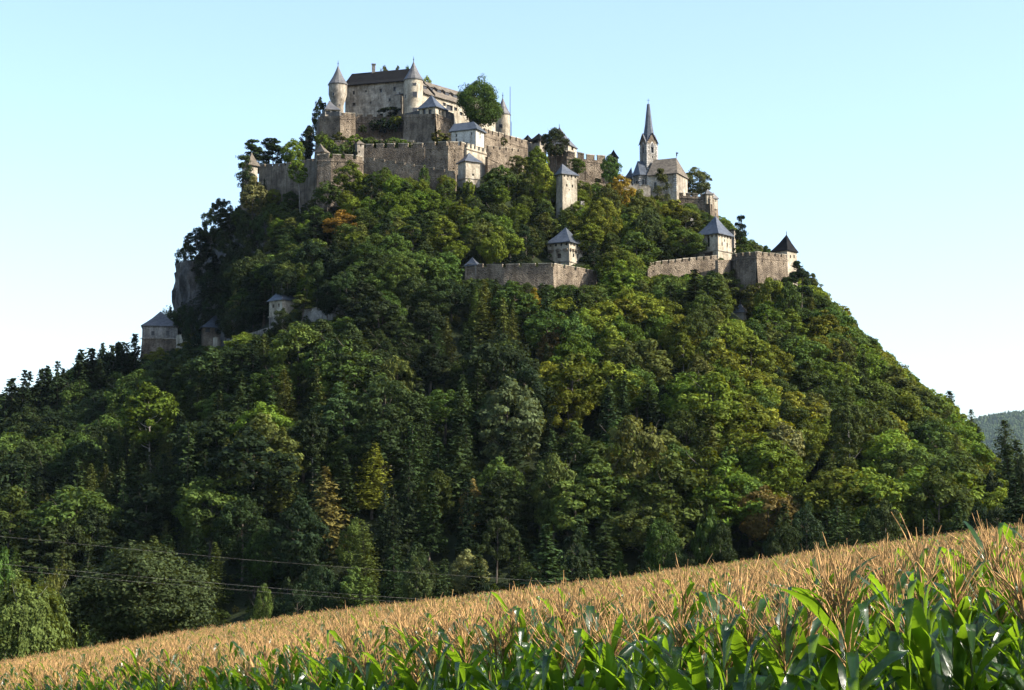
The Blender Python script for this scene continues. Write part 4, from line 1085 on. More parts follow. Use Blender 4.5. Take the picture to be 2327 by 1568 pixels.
PROTO = {
    'broad': [(broadleaf(100 + i, 14, (9.5, 8.4, 10.6, 7.8, 9.0, 11.4, 8.2)[i], (.12, .2, .15, .1, .25, .18, .08)[i], (110, 95, 120, 90, 100, 130, 95)[i], 62, (.27, .25, .29, .26, .25, .28, .27)[i], (.5, .9, .3, 1.1, .6, .2, 1.3)[i]), 14.0, (9.5, 8.4, 10.6, 7.8, 9.0, 11.4, 8.2)[i]) for i in range(7)] + [(broadleaf(120 + i, 14, (8.8, 10.2, 9.6, 7.4)[i], (.16, .05, .24, .3)[i], (70, 150, 85, 75)[i], (95, 46, 80, 70)[i], (.22, .30, .24, .25)[i], (.2, .8, 1.0, .5)[i], (.8, .65, .9, .8)[i], ((.5, .55), (.8, .22), (.55, .5), (.45, .6))[i]), 14.0, (8.8, 10.2, 9.6, 7.4)[i]) for i in range(4)],
    'bigbroad': [(broadleaf(140 + i, 14, 13.5, .02, 330, 90, .20, .3, irr=(.58, .46)), 14.0, 13.0) for i in range(2)],
    'spruce': [(spruce(200 + i, 20, (3.4, 2.7, 3.9, 2.4)[i], (38, 42, 36, 40)[i], (.06, .12, .1, .2)[i], .34), 20.0, (6.6, 5.2, 7.6, 4.8)[i]) for i in range(4)],
    'pine': [(pine(300 + i, 15, (6.5, 5.2, 7.2)[i], (.38, .5, .28)[i], (26, 20, 32)[i]), 15.0, (6.5, 5.2, 7.2)[i]) for i in range(3)],
    'larch': [(spruce(400 + i, 20, (3.3, 2.8)[i], 46, (.14, .1)[i], .22, .12, 2.0, material='leaf'), 20.0, (6.4, 5.4)[i]) for i in range(2)],
    'weep': [(weeping(500 + i, 13, (7.5, 5.0)[i], (130, 80)[i]), 13.0, (8.0, 5.4)[i]) for i in range(2)],
    'bush': [(broadleaf(600 + i, 5, (5.6, 4.6, 6.4)[i], -.12, (46, 40, 52)[i], 55, .23, .3), 5.0, (5.6, 4.6, 6.4)[i]) for i in range(3)],
    'pole': [(broadleaf(650 + i, 18, (6.6, 7.6)[i], .42, (80, 90)[i], 60, .26, .7), 18.0, (6.6, 7.6)[i]) for i in range(2)],
}
for (c_, t_), *_ in PROTO['pole']:
    t_.materials.clear(); t_.materials.append(M['pale_bark'])
NAME = {'broad': 'broadleaf_tree', 'bigbroad': 'broadleaf_tree', 'spruce': 'spruce_tree', 'pine': 'pine_tree', 'larch': 'larch_tree', 'weep': 'weeping_birch', 'bush': 'bush', 'pole': 'broadleaf_tree'}
CATG = {'broad': 'tree', 'bigbroad': 'tree', 'spruce': 'spruce', 'pine': 'pine', 'larch': 'larch', 'weep': 'birch', 'bush': 'bush', 'pole': 'tree'}
TINT = {  # leaf colours; the dark ones also serve as painted shade in the wood
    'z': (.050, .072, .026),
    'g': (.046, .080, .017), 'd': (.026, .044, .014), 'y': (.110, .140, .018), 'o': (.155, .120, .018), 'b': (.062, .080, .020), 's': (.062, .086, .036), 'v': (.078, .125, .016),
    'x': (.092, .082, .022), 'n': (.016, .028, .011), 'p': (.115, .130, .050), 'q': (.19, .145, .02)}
TWORD = {'z': 'grey-green', 'g': 'green', 'd': 'dark green', 'y': 'yellow-green', 'o': 'orange-tinged', 'b': 'olive', 's': 'silvery green', 'v': 'bright green', 'x': 'brownish', 'n': 'blackish green', 'p': 'pale olive', 'q': 'golden yellow'}
TREES = []
def plant(kind, x, y, z, h, w, tint, seed, label=None):
    rng = random.Random(seed)
    (cr, tr), H, W = rng.choice(PROTO[kind])
    e = empty(NAME[kind], (x, y, z))
    sw, sh = w / W, h / H
    e.scale = (sw, sw, sh); e.rotation_euler = (rng.uniform(-.06, .06), rng.uniform(-.06, .06), rng.uniform(0, 6.28))
    for nm, me in (('trunk', tr), ('crown', cr)):
        o = bpy.data.objects.new(nm, me); put(o, e)
        if nm == 'crown':
            k = rng.uniform(.88, 1.12); o.color = (TINT[tint][0] * k, TINT[tint][1] * k, TINT[tint][2] * k, 1)
    px, py = proj((x, y, z + h * .55))
    TREES.append((e, kind, tint, h, w, px, py, y, label))
    return e
# trees the photograph shows singly: (x, y_top, y_base, width, kind, tint, Y or None, label or None)
SPOT = [
 (1086, 180, 306, 98, 'bigbroad', 'g', 586, 'big dark round tree beside the palace wing'),
 (1265, 288, 358, 56, 'broad', 'd', 590, 'dense dark tree hiding the half roofed house'),
 (1218, 332, 398, 52, 'broad', 'v', 566, None), (1175, 345, 402, 50, 'broad', 'b', 563, None), (1242, 374, 450, 54, 'broad', 'y', 552, None),
 (1310, 352, 400, 44, 'broad', 'g', 582, None), (1391, 355, 418, 46, 'broad', 'g', 582, None), (1412, 396, 480, 62, 'broad', 'q', 560, 'golden autumn tree left of the church'),
 (1380, 420, 500, 66, 'broad', 'b', 552, None), (1572, 382, 446, 84, 'broad', 's', 600, 'spreading silvery green tree right of the church'),
 (1507, 384, 470, 40, 'pine', 'b', 570, 'lone pine in front of the church nave'),
 (572, 316, 395, 56, 'pine', 'd', 600, None), (612, 313, 395, 60, 'pine', 'n', 602, None), (628, 318, 395, 52, 'pine', 'd', 603, None), (590, 335, 390, 40, 'broad', 'd', 602, None), (645, 345, 395, 40, 'broad', 'n', 596, None), (668, 318, 380, 52, 'broad', 'v', 582, None),
 (682, 360, 446, 46, 'pole', 'v', 563, 'slim tree with a visible pale trunk before the shadowed curtain wall'),
 (574, 402, 480, 64, 'broad', 'p', 572, None), (560, 352, 450, 44, 'pine', 'd', 577, 'pine standing against the outermost corner tower'),
 (705, 285, 340, 46, 'broad', 'n', 606, None), (727, 222, 300, 34, 'broad', 'd', 614, None), (690, 320, 380, 40, 'broad', 'd', 600, None), (742, 258, 330, 40, 'broad', 'n', 613, None),
 (872, 147, 235, 26, 'broad', 'b', 632, None), (905, 146, 235, 26, 'broad', 'b', 634, None), (928, 146, 235, 20, 'broad', 'v', 632, None), (972, 168, 250, 30, 'broad', 'y', 636, None),
 (500, 442, 520, 52, 'broad', 'n', 597, None), (480, 474, 560, 52, 'broad', 'd', 592, None), (445, 515, 590, 56, 'broad', 'n', 596, None), (418, 548, 640, 44, 'broad', 'd', 598, None), (520, 470, 560, 60, 'broad', 'd', 588, None),
 (742, 310, 362, 44, 'bush', 'v', 570, None), (770, 297, 340, 40, 'bush', 'b', 582, None), (780, 325, 366, 54, 'bush', 'g', 566, None), (806, 304, 340, 36, 'bush', 'v', 574, None), (765, 345, 366, 40, 'bush', 'v', 563, None), (800, 335, 366, 40, 'bush', 'd', 564, None),
 (732, 300, 330, 36, 'bush', 'g', 583, None), (1000, 296, 330, 44, 'bush', 'b', 575, None), (842, 310, 338, 40, 'bush', 'g', 573, None), (868, 318, 338, 34, 'bush', 'd', 573, None), (893, 311, 338, 44, 'bush', 'g', 573, None), (918, 316, 338, 34, 'bush', 'v', 573, None), (828, 315, 338, 30, 'bush', 'd', 573, None), (940, 322, 338, 26, 'bush', 'b', 573, None),
 (825, 282, 300, 22, 'bush', 'd', 599, None), (850, 270, 296, 22, 'bush', 'n', 599, None), (895, 262, 296, 30, 'bush', 'g', 599, None), (870, 268, 300, 40, 'bush', 'n', 599.5, None),
 (885, 240, 262, 50, 'bush', 'n', 601, 'black-green shrub against the foot of the palace front'), (1145, 308, 330, 16, 'bush', 'b', 572, None), (905, 262, 282, 22, 'bush', 'y', 594, None),
 (792, 364, 440, 64, 'broad', 'v', 551, None), (845, 388, 430, 40, 'bush', 'g', 552, None), (880, 378, 440, 50, 'broad', 'v', 548, None), (965, 375, 430, 26, 'broad', 'g', 551, None), (745, 410, 470, 60, 'broad', 'g', 549, None),
 (1130, 372, 430, 60, 'bush', 'g', 556, None), (1155, 385, 440, 60, 'bush', 'g', 554, None), (1205, 400, 450, 50, 'bush', 'b', 554, None),
 (775, 474, 560, 82, 'broad', 'o', None, 'autumn-tinged orange tree on the upper left slope'), (1210, 652, 765, 42, 'broad', 'q', None, 'slender golden tree under the long cornered wall'),
 (1003, 488, 590, 80, 'broad', 'v', None, None), (1090, 495, 600, 66, 'broad', 'b', None, None), (1160, 520, 610, 70, 'broad', 'v', None, None), (935, 500, 600, 66, 'pine', 'd', None, None),
 (1448, 530, 640, 104, 'broad', 'g', None, None), (1374, 455, 600, 84, 'broad', 'y', 532, None), (1475, 478, 590, 70, 'broad', 'd', None, None), (1500, 520, 600, 60, 'spruce', 'n', None, None),
 (1560, 470, 570, 90, 'broad', 'b', None, None), (1600, 500, 580, 70, 'broad', 'g', None, None), (1530, 450, 530, 60, 'broad', 'y', None, None), (1450, 430, 520, 50, 'broad', 'b', None, None), (1555, 520, 600, 90, 'broad', 'g', None, None),
 (1578, 612, 765, 92, 'spruce', 'n', None, 'tallest dark spruce on the right slope'), (1530, 648, 760, 70, 'spruce', 'd', None, None), (1798, 632, 765, 84, 'pine', 'd', None, None), (1812, 590, 665, 62, 'pine', 'n', 524, 'pine leaning over the right end of the shoulder bastion'),
 (1760, 612, 715, 76, 'broad', 'v', 512, 'broad bright yellow-green tree below the shoulder bastion'), (1683, 488, 580, 36, 'pine', 'n', 545, 'little dark pine on the skyline behind the steep-roofed gate tower'), (1690, 535, 590, 44, 'broad', 'g', 543, None),
 (1856, 622, 690, 26, 'pine', 'b', 570, None), (1742, 555, 600, 30, 'broad', 'g', 560, None), (1720, 560, 600, 20, 'broad', 's', 560, None),
 (545, 646, 735, 44, 'weep', 'p', None, 'pale weeping birch alone on the dark left slope'), (697, 624, 700, 46, 'broad', 'v', None, None), (681, 668, 745, 54, 'pine', 'b', None, 'pine covering the right side of its gate tower'),
 (790, 606, 730, 84, 'broad', 'd', None, None), (912, 584, 710, 96, 'broad', 'g', None, None), (640, 700, 770, 50, 'broad', 'd', None, None), (560, 758, 830, 100, 'broad', 'v', None, None), (470, 790, 870, 80, 'broad', 'b', None, None),
 (430, 752, 850, 76, 'broad', 'y', None, 'yellow-green shrubby tree before the low sunlit wall'), (380, 692, 790, 46, 'weep', 's', 596, None), (365, 790, 860, 60, 'broad', 'y', None, None), (380, 818, 900, 60, 'broad', 'x', None, None), (330, 805, 870, 56, 'broad', 'y', None, None),
 (4, 880, 980, 40, 'spruce', 'n', 560, None), (45, 842, 960, 50, 'spruce', 'n', 560, None), (82, 838, 950, 44, 'spruce', 'n', 565, None), (108, 838, 950, 40, 'spruce', 'n', 570, None), (133, 822, 940, 56, 'spruce', 'n', 565, None),
 (187, 794, 890, 40, 'spruce', 'n', 570, None), (203, 790, 890, 50, 'spruce', 'n', 574, None), (252, 768, 860, 74, 'broad', 'n', 575, None), (276, 776, 850, 40, 'spruce', 'n', 570, None), (308, 758, 830, 44, 'spruce', 'n', 580, 'pointed dark spruce touching the broad grey gate house'), (160, 850, 950, 60, 'broad', 'd', 560, None), (226, 830, 900, 50, 'spruce', 'n', 560, None),
 (345, 872, 1140, 128, 'pole', 'v', None, 'tall bright broadleaf with a pale trunk on the lower left slope'), (95, 955, 1090, 80, 'broad', 'y', None, None), (12, 985, 1120, 70, 'broad', 'v', None, None), (596, 908, 1100, 140, 'broad', 'v', None, None),
 (640, 970, 1180, 60, 'larch', 'b', None, 'lone larch with a white trunk, lower left of centre'), (500, 880, 1000, 100, 'broad', 'g', None, None), (440, 860, 1000, 110, 'broad', 'g', None, None), (620, 830, 960, 110, 'broad', 'g', None, None), (560, 870, 980, 90, 'broad', 'd', None, None),
 (715, 815, 980, 60, 'spruce', 'b', None, None), (768, 838, 1040, 92, 'spruce', 'd', None, None), (840, 895, 1060, 70, 'spruce', 'b', None, None), (845, 1006, 1180, 88, 'larch', 'y', None, 'bright yellow-green larch in the dark lower woods'),
 (905, 810, 960, 84, 'broad', 'b', None, None), (745, 1060, 1270, 104, 'spruce', 'x', None, 'half-dead brown spruce in the dark lower woods'), (1010, 820, 920, 80, 'broad', 's', None, None), (1085, 780, 960, 60, 'spruce', 'd', None, None),
 (1010, 870, 1010, 130, 'broad', 'g', None, None), (1160, 862, 1080, 150, 'broad', 's', None, 'big silvery broadleaf in the middle of the lower woods'), (985, 1064, 1230, 86, 'broad', 'g', None, None), (1130, 1040, 1210, 112, 'broad', 'g', None, None), (1070, 1090, 1230, 60, 'broad', 'x', None, None),
 (1255, 1030, 1270, 106, 'broad', 'b', None, None), (1260, 745, 860, 76, 'broad', 'x', None, None), (1455, 945, 1240, 150, 'broad', 'b', None, None), (1305, 960, 1120, 100, 'broad', 'g', None, None), (1560, 920, 1120, 100, 'broad', 'b', None, None),
 (1660, 1010, 1150, 90, 'broad', 'g', None, None), (1795, 960, 1170, 90, 'pole', 'p', None, 'group-edge broadleaf with bare pale trunks, lower right'), (1935, 905, 1160, 84, 'pole', 'b', None, None), (1850, 890, 1050, 120, 'broad', 'b', None, None),
 (832, 1180, 1380, 76, 'larch', 'b', None, None), (1064, 1248, 1370, 84, 'broad', 'p', None, None), (1375, 1160, 1350, 84, 'spruce', 'd', None, None), (1320, 1170, 1350, 60, 'spruce', 'd', None, None), (1240, 1190, 1380, 90, 'spruce', 'd', None, None), (550, 1090, 1260, 80, 'broad', 'd', None, None),
 (900, 1240, 1400, 50, 'spruce', 'd', None, None), (955, 1230, 1400, 50, 'spruce', 'd', None, None), (165, 1050, 1270, 66, 'spruce', 'd', None, None), (60, 1050, 1290, 80, 'spruce', 'd', None, None), (430, 960, 1200, 70, 'spruce', 'd', None, None), (290, 1100, 1300, 60, 'spruce', 'd', None, None),
 (2160, 888, 1040, 56, 'spruce', 'd', 560, 'tall spruce standing on the right-hand skyline'), (2286, 955, 1200, 96, 'larch', 'd', 440, 'wide soft conifer at the right edge in front of the far hill'), (2215, 970, 1100, 56, 'pine', 'd', 500, None), (2240, 1040, 1180, 50, 'spruce', 'n', 470, None),
 (2315, 1085, 1260, 90, 'spruce', 'n', 300, 'blackish spruce at the right edge above the maize'), (2270, 1130, 1260, 60, 'broad', 'n', 320, None), (1948, 728, 770, 24, 'pine', 'n', 596, None), (2085, 860, 920, 20, 'spruce', 'd', 592, None), (2050, 1060, 1240, 60, 'larch', 'b', None, None),
 (320, 1236, 1500, 318, 'bigbroad', 'z', 262, 'huge round tree with glittering pale leaves at the foot of the hill'), (40, 1298, 1560, 190, 'weep', 'b', 232, 'olive drooping willow-like tree in the bottom left corner'), (118, 1290, 1480, 100, 'weep', 'b', 262, None), (15, 1240, 1400, 74, 'broad', 'g', 300, None),
 (205, 1460, 1500, 40, 'bush', 's', 215, None), (600, 1325, 1400, 44, 'broad', 'g', 310, None), (1562, 1262, 1360, 70, 'bush', 'g', 330, None), (1640, 1245, 1350, 90, 'broad', 'g', 350, None), (1500, 1290, 1360, 60, 'bush', 'g', 320, None), (1590, 1245, 1350, 60, 'broad', 's', 360, None),
]
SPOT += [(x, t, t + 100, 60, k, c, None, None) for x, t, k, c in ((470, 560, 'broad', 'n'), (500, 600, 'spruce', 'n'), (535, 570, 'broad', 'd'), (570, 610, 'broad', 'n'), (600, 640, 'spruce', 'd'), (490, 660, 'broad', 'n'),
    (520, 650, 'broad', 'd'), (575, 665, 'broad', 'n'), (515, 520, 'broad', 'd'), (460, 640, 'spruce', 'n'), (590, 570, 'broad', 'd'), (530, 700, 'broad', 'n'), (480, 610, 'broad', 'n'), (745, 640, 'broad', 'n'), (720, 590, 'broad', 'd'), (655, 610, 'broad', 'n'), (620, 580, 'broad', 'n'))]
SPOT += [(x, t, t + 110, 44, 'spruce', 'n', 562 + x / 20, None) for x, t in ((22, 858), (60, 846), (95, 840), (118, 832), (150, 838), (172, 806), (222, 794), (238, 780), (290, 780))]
SPOT += [(x, t, b, w, k, c, Y, None) for x, t, b, w, k, c, Y in ((2228, 985, 1200, 60, 'spruce', 'n', 480), (2205, 930, 1100, 50, 'larch', 'd', 520), (2250, 1010, 1220, 60, 'pine', 'd', 450), (2300, 1010, 1230, 80, 'spruce', 'd', 400), (2325, 1040, 1240, 80, 'broad', 'n', 350), (2262, 1060, 1240, 60, 'broad', 'n', 380), (2185, 960, 1080, 50, 'spruce', 'd', 540), (2330, 1000, 1250, 90, 'spruce', 'd', 420))]
SPOT += [(x, t, b, w, 'broad', c, Y, None) for x, t, b, w, c, Y in ((1790, 640, 740, 60, 'g', 510),
    (440, 700, 800, 46, 'n', 574), (500, 712, 800, 44, 'n', 572), (535, 590, 680, 60, 'n', 560), (560, 540, 620, 50, 'd', 565), (515, 560, 640, 60, 'n', 566), (470, 700, 760, 40, 'n', 577), (600, 470, 560, 60, 'd', 566), (640, 460, 540, 60, 'g', 566), (560, 480, 570, 56, 'd', 574))]
EXP = []
for k, (px, yt, yb, w, kind, ti, Y, lab) in enumerate(SPOT):
    if Y is None:
        Y = hit(px, yb) or 590
    m = mpp(Y, yb)
    p = P(px, yb, Y); g_ = hz(p[0], Y)
    top = P(px, yt, Y)[2]
    z = g_ if g_ < top - 2.5 else p[2]
    if z > p[2] + .3 * (top - p[2]) or kind in ('bigbroad', 'bush'): z = p[2]
    if yb < 620: z = max(z, p[2] - .28 * (top - p[2]))
    h = max(top - z, 2.0)
    if kind not in ('bush',) and h > 2.6 * (top - p[2]): z = p[2]; h = top - z
    if kind in ('spruce', 'larch'): w = max(w * 1.2, h / m * .42)
    plant(kind, p[0], Y, z - .2, h, w * m * 1.06, ti, 1000 + k, lab)
    EXP.append((p[0], Y, w * m / 2, px, yt, yb))
# crowns over the rest of the hill
VEG = [(-400, 1130), (0, 895), (100, 862), (200, 820), (300, 802), (322, 812), (398, 780), (405, 640), (398, 600), (430, 520), (480, 465), (540, 448), (560, 420), (600, 400), (640, 395), (720, 420), (760, 400), (850, 385), (1040, 405), (1100, 400), (1180, 380), (1300, 400), (1420, 420),
       (1540, 440), (1640, 480), (1680, 520), (1750, 570), (1820, 605), (1860, 655), (1920, 715), (1990, 790), (2060, 852), (2130, 900), (2190, 985), (2240, 1052), (2327, 1085), (2700, 1150)]
vx, vy = [a for a, _ in VEG], [b for _, b in VEG]
rf = random.Random(5)
FILL = []
def fill(step, rows):
    y = rows[0]
    while y < rows[1]:
        x = -215.0
        while x < 225:
            X, Yp = x + rf.uniform(-.42, .42) * step, y + rf.uniform(-.42, .42) * step
            x += step
            Z = hz(X, Yp); px, py = proj((X, Yp, Z))
            if px < -160 or px > 2500 or py < 345: continue
            if any((X - e[0]) ** 2 + ((Yp - e[1]) * .8) ** 2 < (e[2] * .72 + 1) ** 2 for e in EXP): continue
            u_ = rf.random()
            n1 = float(fbm(X, Yp, 45, 33)); n2 = float(fbm(X, Yp, 22, 44))
            dark = (px < 1250 - (py - 700) * .1 and py > 620) or (px < 760 and py > 480) or (py > 1120 and px < 1750)  # part of the wood in shade; darker leaf tints imitate it
            if py > 640 and px < 1500 and n1 > (-.02 if py > 1000 else .16): kind = 'spruce' if u_ < .8 else ('larch' if u_ < .88 else 'broad')
            elif u_ < .045: kind = 'spruce'
            elif u_ < .10: kind = 'pine'
            elif u_ < .125: kind = 'larch'
            elif u_ < .16 and py > 850: kind = 'pole'
            else: kind = 'broad'
            lower = min(max((py - 520) / 500, 0), 1)
            if kind == 'broad': h = rf.uniform(6.5, 9.5) + 11.5 * lower * rf.uniform(.4, 1.25); w = h * rf.uniform(.64, .92)
            elif kind == 'pole': h = rf.uniform(15, 20); w = h * .4
            elif kind == 'pine': h = rf.uniform(9, 13) + 3 * lower; w = h * rf.uniform(.36, .5)
            else: h = rf.uniform(9, 12) + 7 * lower * rf.uniform(.7, 1.1); w = h * rf.uniform(.34, .50)
            if px > 1750 and kind == 'broad': h *= .82; w *= .9
            m = 1 / mpp(Yp, py)
            top = np.interp(px, vx, vy) + rf.uniform(-8, 10)
            if py - h * m < top:
                h2 = (py - top) / m
                if h2 < 1.8: continue
                k_ = h2 / h; h = h2; w *= max(k_, .5)
                if h < 5 and kind in ('broad', 'pole'): kind = 'bush'
            bad = False
            for (x0, y0, x1, y1, Yb) in PROTECT:
                if Yp < Yb + 1.5 and px + w * m * .42 > x0 and px - w * m * .42 < x1 and py > y0:
                    room = (py - (y1 - 5)) / m
                    if py - h * m < y1 - 4:
                        if room > 1.6: k_ = room / h; h = room; w *= max(k_ ** .6, .55); kind = 'bush' if h < 5 and kind != 'spruce' else kind
                        else: bad = True; break
                elif Yb + 1.5 <= Yp < Yb + 7 and px > x0 - 4 and px < x1 + 4 and py > y0: bad = True; break
            if bad: continue
            if kind in ('broad', 'bush', 'pole'):
                t = rf.random() + n2 * .35 + (.10 if px > 1350 or py < 640 else -.20 if dark else 0)  # regional shift paints sunlit slopes brighter and the shaded wood darker
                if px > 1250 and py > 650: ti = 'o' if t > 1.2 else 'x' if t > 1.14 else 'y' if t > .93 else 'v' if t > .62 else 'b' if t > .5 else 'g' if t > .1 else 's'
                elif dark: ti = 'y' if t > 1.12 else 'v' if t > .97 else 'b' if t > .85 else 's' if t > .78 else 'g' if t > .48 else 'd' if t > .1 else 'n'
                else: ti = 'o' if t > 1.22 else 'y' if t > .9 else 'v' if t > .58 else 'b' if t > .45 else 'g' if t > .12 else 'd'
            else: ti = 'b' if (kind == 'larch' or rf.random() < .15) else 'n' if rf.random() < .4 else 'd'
            if kind == 'larch': ti = rf.choice('bgb')
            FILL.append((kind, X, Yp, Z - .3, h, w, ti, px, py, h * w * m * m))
        y += step * .88
fill(5.6, (535, 606))
fill(6.2, (470, 535))
fill(8.2, (372, 470))
for _ in range(170):      # low fringe in front of the wood
    X, Yp = rf.uniform(-140, 140), rf.uniform(318, 375); Z = hz(X, Yp); px, py = proj((X, Yp, Z)); h = rf.uniform(5, 15)
    FILL.append((rf.choice(('broad', 'spruce', 'spruce', 'broad', 'bush')), X, Yp, Z - .3, h, h * .5, rf.choice('gdddn'), px, py, 4000))
# seen first from the camera: keep the ones that show, largest first
FILL.sort(key=lambda t: t[2])
cover = np.zeros((160, 240), np.float32); vis = []
for t in FILL:
    kind, X, Yp, Z, h, w, ti, px, py, ar = t
    m = 1 / mpp(Yp, py); x0, x1, y0, y1 = px - w * m * .4, px + w * m * .4, py - h * m, py - h * m * .1
    i0, i1, j0, j1 = int(max(y0, 0) / 10), int(min(y1, 1560) / 10) + 1, int(max(x0, 0) / 10), int(min(x1, 2390) / 10) + 1
    if i1 <= i0 or j1 <= j0: vis.append(0); continue
    c = cover[i0:i1, j0:j1]; vis.append(float((1 - c).sum())); np.minimum(c + .85, 1, out=c)
order = sorted(range(len(FILL)), key=lambda i: -vis[i])
LIM = {'broadleaf_tree': 298, 'spruce_tree': 240, 'pine_tree': 120, 'larch_tree': 90, 'bush': 120, 'weeping_birch': 50}
cnt = {}
for t in TREES: cnt[NAME[t[1]]] = cnt.get(NAME[t[1]], 0) + 1
REST = []
for i in order:
    kind, X, Yp, Z, h, w, ti, px, py, ar = FILL[i]; nm = NAME[kind]
    if vis[i] > 2.5 and cnt.get(nm, 0) < LIM[nm] and 0 < px < 2327:
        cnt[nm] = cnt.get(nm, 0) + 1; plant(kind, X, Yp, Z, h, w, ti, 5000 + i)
    else: REST.append(FILL[i])
print('trees', len(TREES), 'rest', len(REST), cnt)

def scatter(name, protos, rows, label=None):
    """one object that instances the prototypes at the given (x, y, z, rz, sx, sz, index)"""
    me = bpy.data.meshes.new(name)
    A = np.array(rows, np.float32)
    me.vertices.add(len(A)); me.vertices.foreach_set('co', A[:, :3].ravel())
    r = me.attributes.new('rot', 'FLOAT_VECTOR', 'POINT'); R = np.zeros((len(A), 3), np.float32); R[:, 2] = A[:, 3]
    if A.shape[1] > 7: R[:, 0] = A[:, 7]; R[:, 1] = A[:, 8]
    r.data.foreach_set('vector', R.ravel())
    s = me.attributes.new('scl', 'FLOAT_VECTOR', 'POINT'); s.data.foreach_set('vector', np.stack((A[:, 4], A[:, 4], A[:, 5]), 1).ravel())
    ix = me.attributes.new('pick', 'INT', 'POINT'); ix.data.foreach_set('value', A[:, 6].astype(np.int32))
    o = put(bpy.data.objects.new(name, me)); tag(o, label, kind='stuff')
    pc = bpy.data.collections.new(name + '_shapes')
    for k, (me_list, colr) in enumerate(protos):
        me_k = me_list.copy(); tc = me_k.attributes.new('tint', 'FLOAT_COLOR', 'POINT')
        tc.data.foreach_set('color', np.tile(np.array((*colr, 1), np.float32), len(me_k.vertices)))
        po = bpy.data.objects.new('%03d_%s' % (k, name), me_k); pc.objects.link(po)
    ng = bpy.data.node_groups.new(name, 'GeometryNodeTree')
    ng.interface.new_socket('Geometry', in_out='INPUT', socket_type='NodeSocketGeometry'); ng.interface.new_socket('Geometry', in_out='OUTPUT', socket_type='NodeSocketGeometry')
    n, l = ng.nodes, ng.links
    gi, go = n.new('NodeGroupInput'), n.new('NodeGroupOutput')
    ip = n.new('GeometryNodeInstanceOnPoints'); ci = n.new('GeometryNodeCollectionInfo')
    ci.inputs['Collection'].default_value = pc; ci.inputs['Separate Children'].default_value = True; ci.inputs['Reset Children'].default_value = True
    def at(nm, ty):
        a = n.new('GeometryNodeInputNamedAttribute'); a.data_type = ty; a.inputs[0].default_value = nm; return a.outputs[0]
    m2p = n.new('GeometryNodeMeshToPoints')
    l.new(gi.outputs[0], m2p.inputs[0]); l.new(m2p.outputs[0], ip.inputs['Points']); l.new(ci.outputs[0], ip.inputs['Instance'])
    ip.inputs['Pick Instance'].default_value = True
    l.new(at('pick', 'INT'), ip.inputs['Instance Index'])
    er = n.new('FunctionNodeEulerToRotation'); l.new(at('rot', 'FLOAT_VECTOR'), er.inputs[0]); l.new(er.outputs[0], ip.inputs['Rotation'])
    l.new(at('scl', 'FLOAT_VECTOR'), ip.inputs['Scale']); l.new(ip.outputs[0], go.inputs[0])
    md = o.modifiers.new('scatter', 'NODES'); md.node_group = ng
    return o
def joined(parts, name):
    """several (mesh, matrix) as one mesh keeping materials and tone"""
    V, F, Tn, MI, mats, b, VN = [], [], [], [], [], 0, []
    for me, mx in parts:
        n = len(me.vertices); v = np.empty(n * 3, np.float32); me.vertices.foreach_get('co', v); v = v.reshape(-1, 3)
        if mx is not None: v = v @ np.array(mx.to_3x3()).T + np.array(mx.translation)
        t = np.full(n, .5, np.float32)
        if 'tone' in me.attributes: me.attributes['tone'].data.foreach_get('value', t)
        vv = np.zeros(n, np.float32)
        if 'vein' in me.attributes: me.attributes['vein'].data.foreach_get('value', vv)
        VN.append(vv)
        if me.materials[0] not in mats: mats.append(me.materials[0])
        k = mats.index(me.materials[0])
        for p in me.polygons: F.append([i + b for i in p.vertices]); MI.append(k)
        V.append(v); Tn.append(t); b += n
    out = bpy.data.meshes.new(name); out.from_pydata(np.concatenate(V).tolist(), [], F); out.update()
    a = out.attributes.new('tone', 'FLOAT', 'POINT'); a.data.foreach_set('value', np.concatenate(Tn))
    a = out.attributes.new('vein', 'FLOAT', 'POINT'); a.data.foreach_set('value', np.concatenate(VN))
    for m in mats: out.materials.append(m)
    out.polygons.foreach_set('material_index', MI)
    return out
# the trees behind and between: one mass
fp, key = [], {}
for kd in ('broad', 'spruce', 'pine', 'larch', 'bush', 'pole'):
    for ti in (('g', 'd', 'v', 'b', 'y') if kd in ('broad', 'bush') else ('d', 'b')):
        (cr, tr), H, W = PROTO[kd][hash_ := (len(fp) % len(PROTO[kd]))]
        key.setdefault(kd, {})[ti] = (len(fp), H, W); fp.append((joined([(tr, None), (cr, None)], 'tree_mass'), TINT[ti]))
rows = []
def mass(kd, ti, X, Yp, Z, h, w):
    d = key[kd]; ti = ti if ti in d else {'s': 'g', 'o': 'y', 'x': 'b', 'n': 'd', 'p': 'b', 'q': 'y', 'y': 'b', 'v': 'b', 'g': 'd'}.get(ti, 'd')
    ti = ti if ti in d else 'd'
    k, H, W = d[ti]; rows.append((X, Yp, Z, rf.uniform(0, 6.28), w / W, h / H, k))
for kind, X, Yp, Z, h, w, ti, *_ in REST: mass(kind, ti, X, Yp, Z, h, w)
# the back of the hill
for _ in range(700):
    X, Yp = rf.uniform(-210, 220), rf.uniform(612, 780); Z = hz(X, Yp)
    px, py = proj((X, Yp, Z)); m = 1 / mpp(Yp, py); h = rf.uniform(5, 11)
    if py - h * m < np.interp(px, vx, vy) + 6 or (700 < px < 1700 and py < 520): continue
    mass('broad', rf.choice('gdvb'), X, Yp, Z, h, h * .7)
scatter('forest', fp, rows)
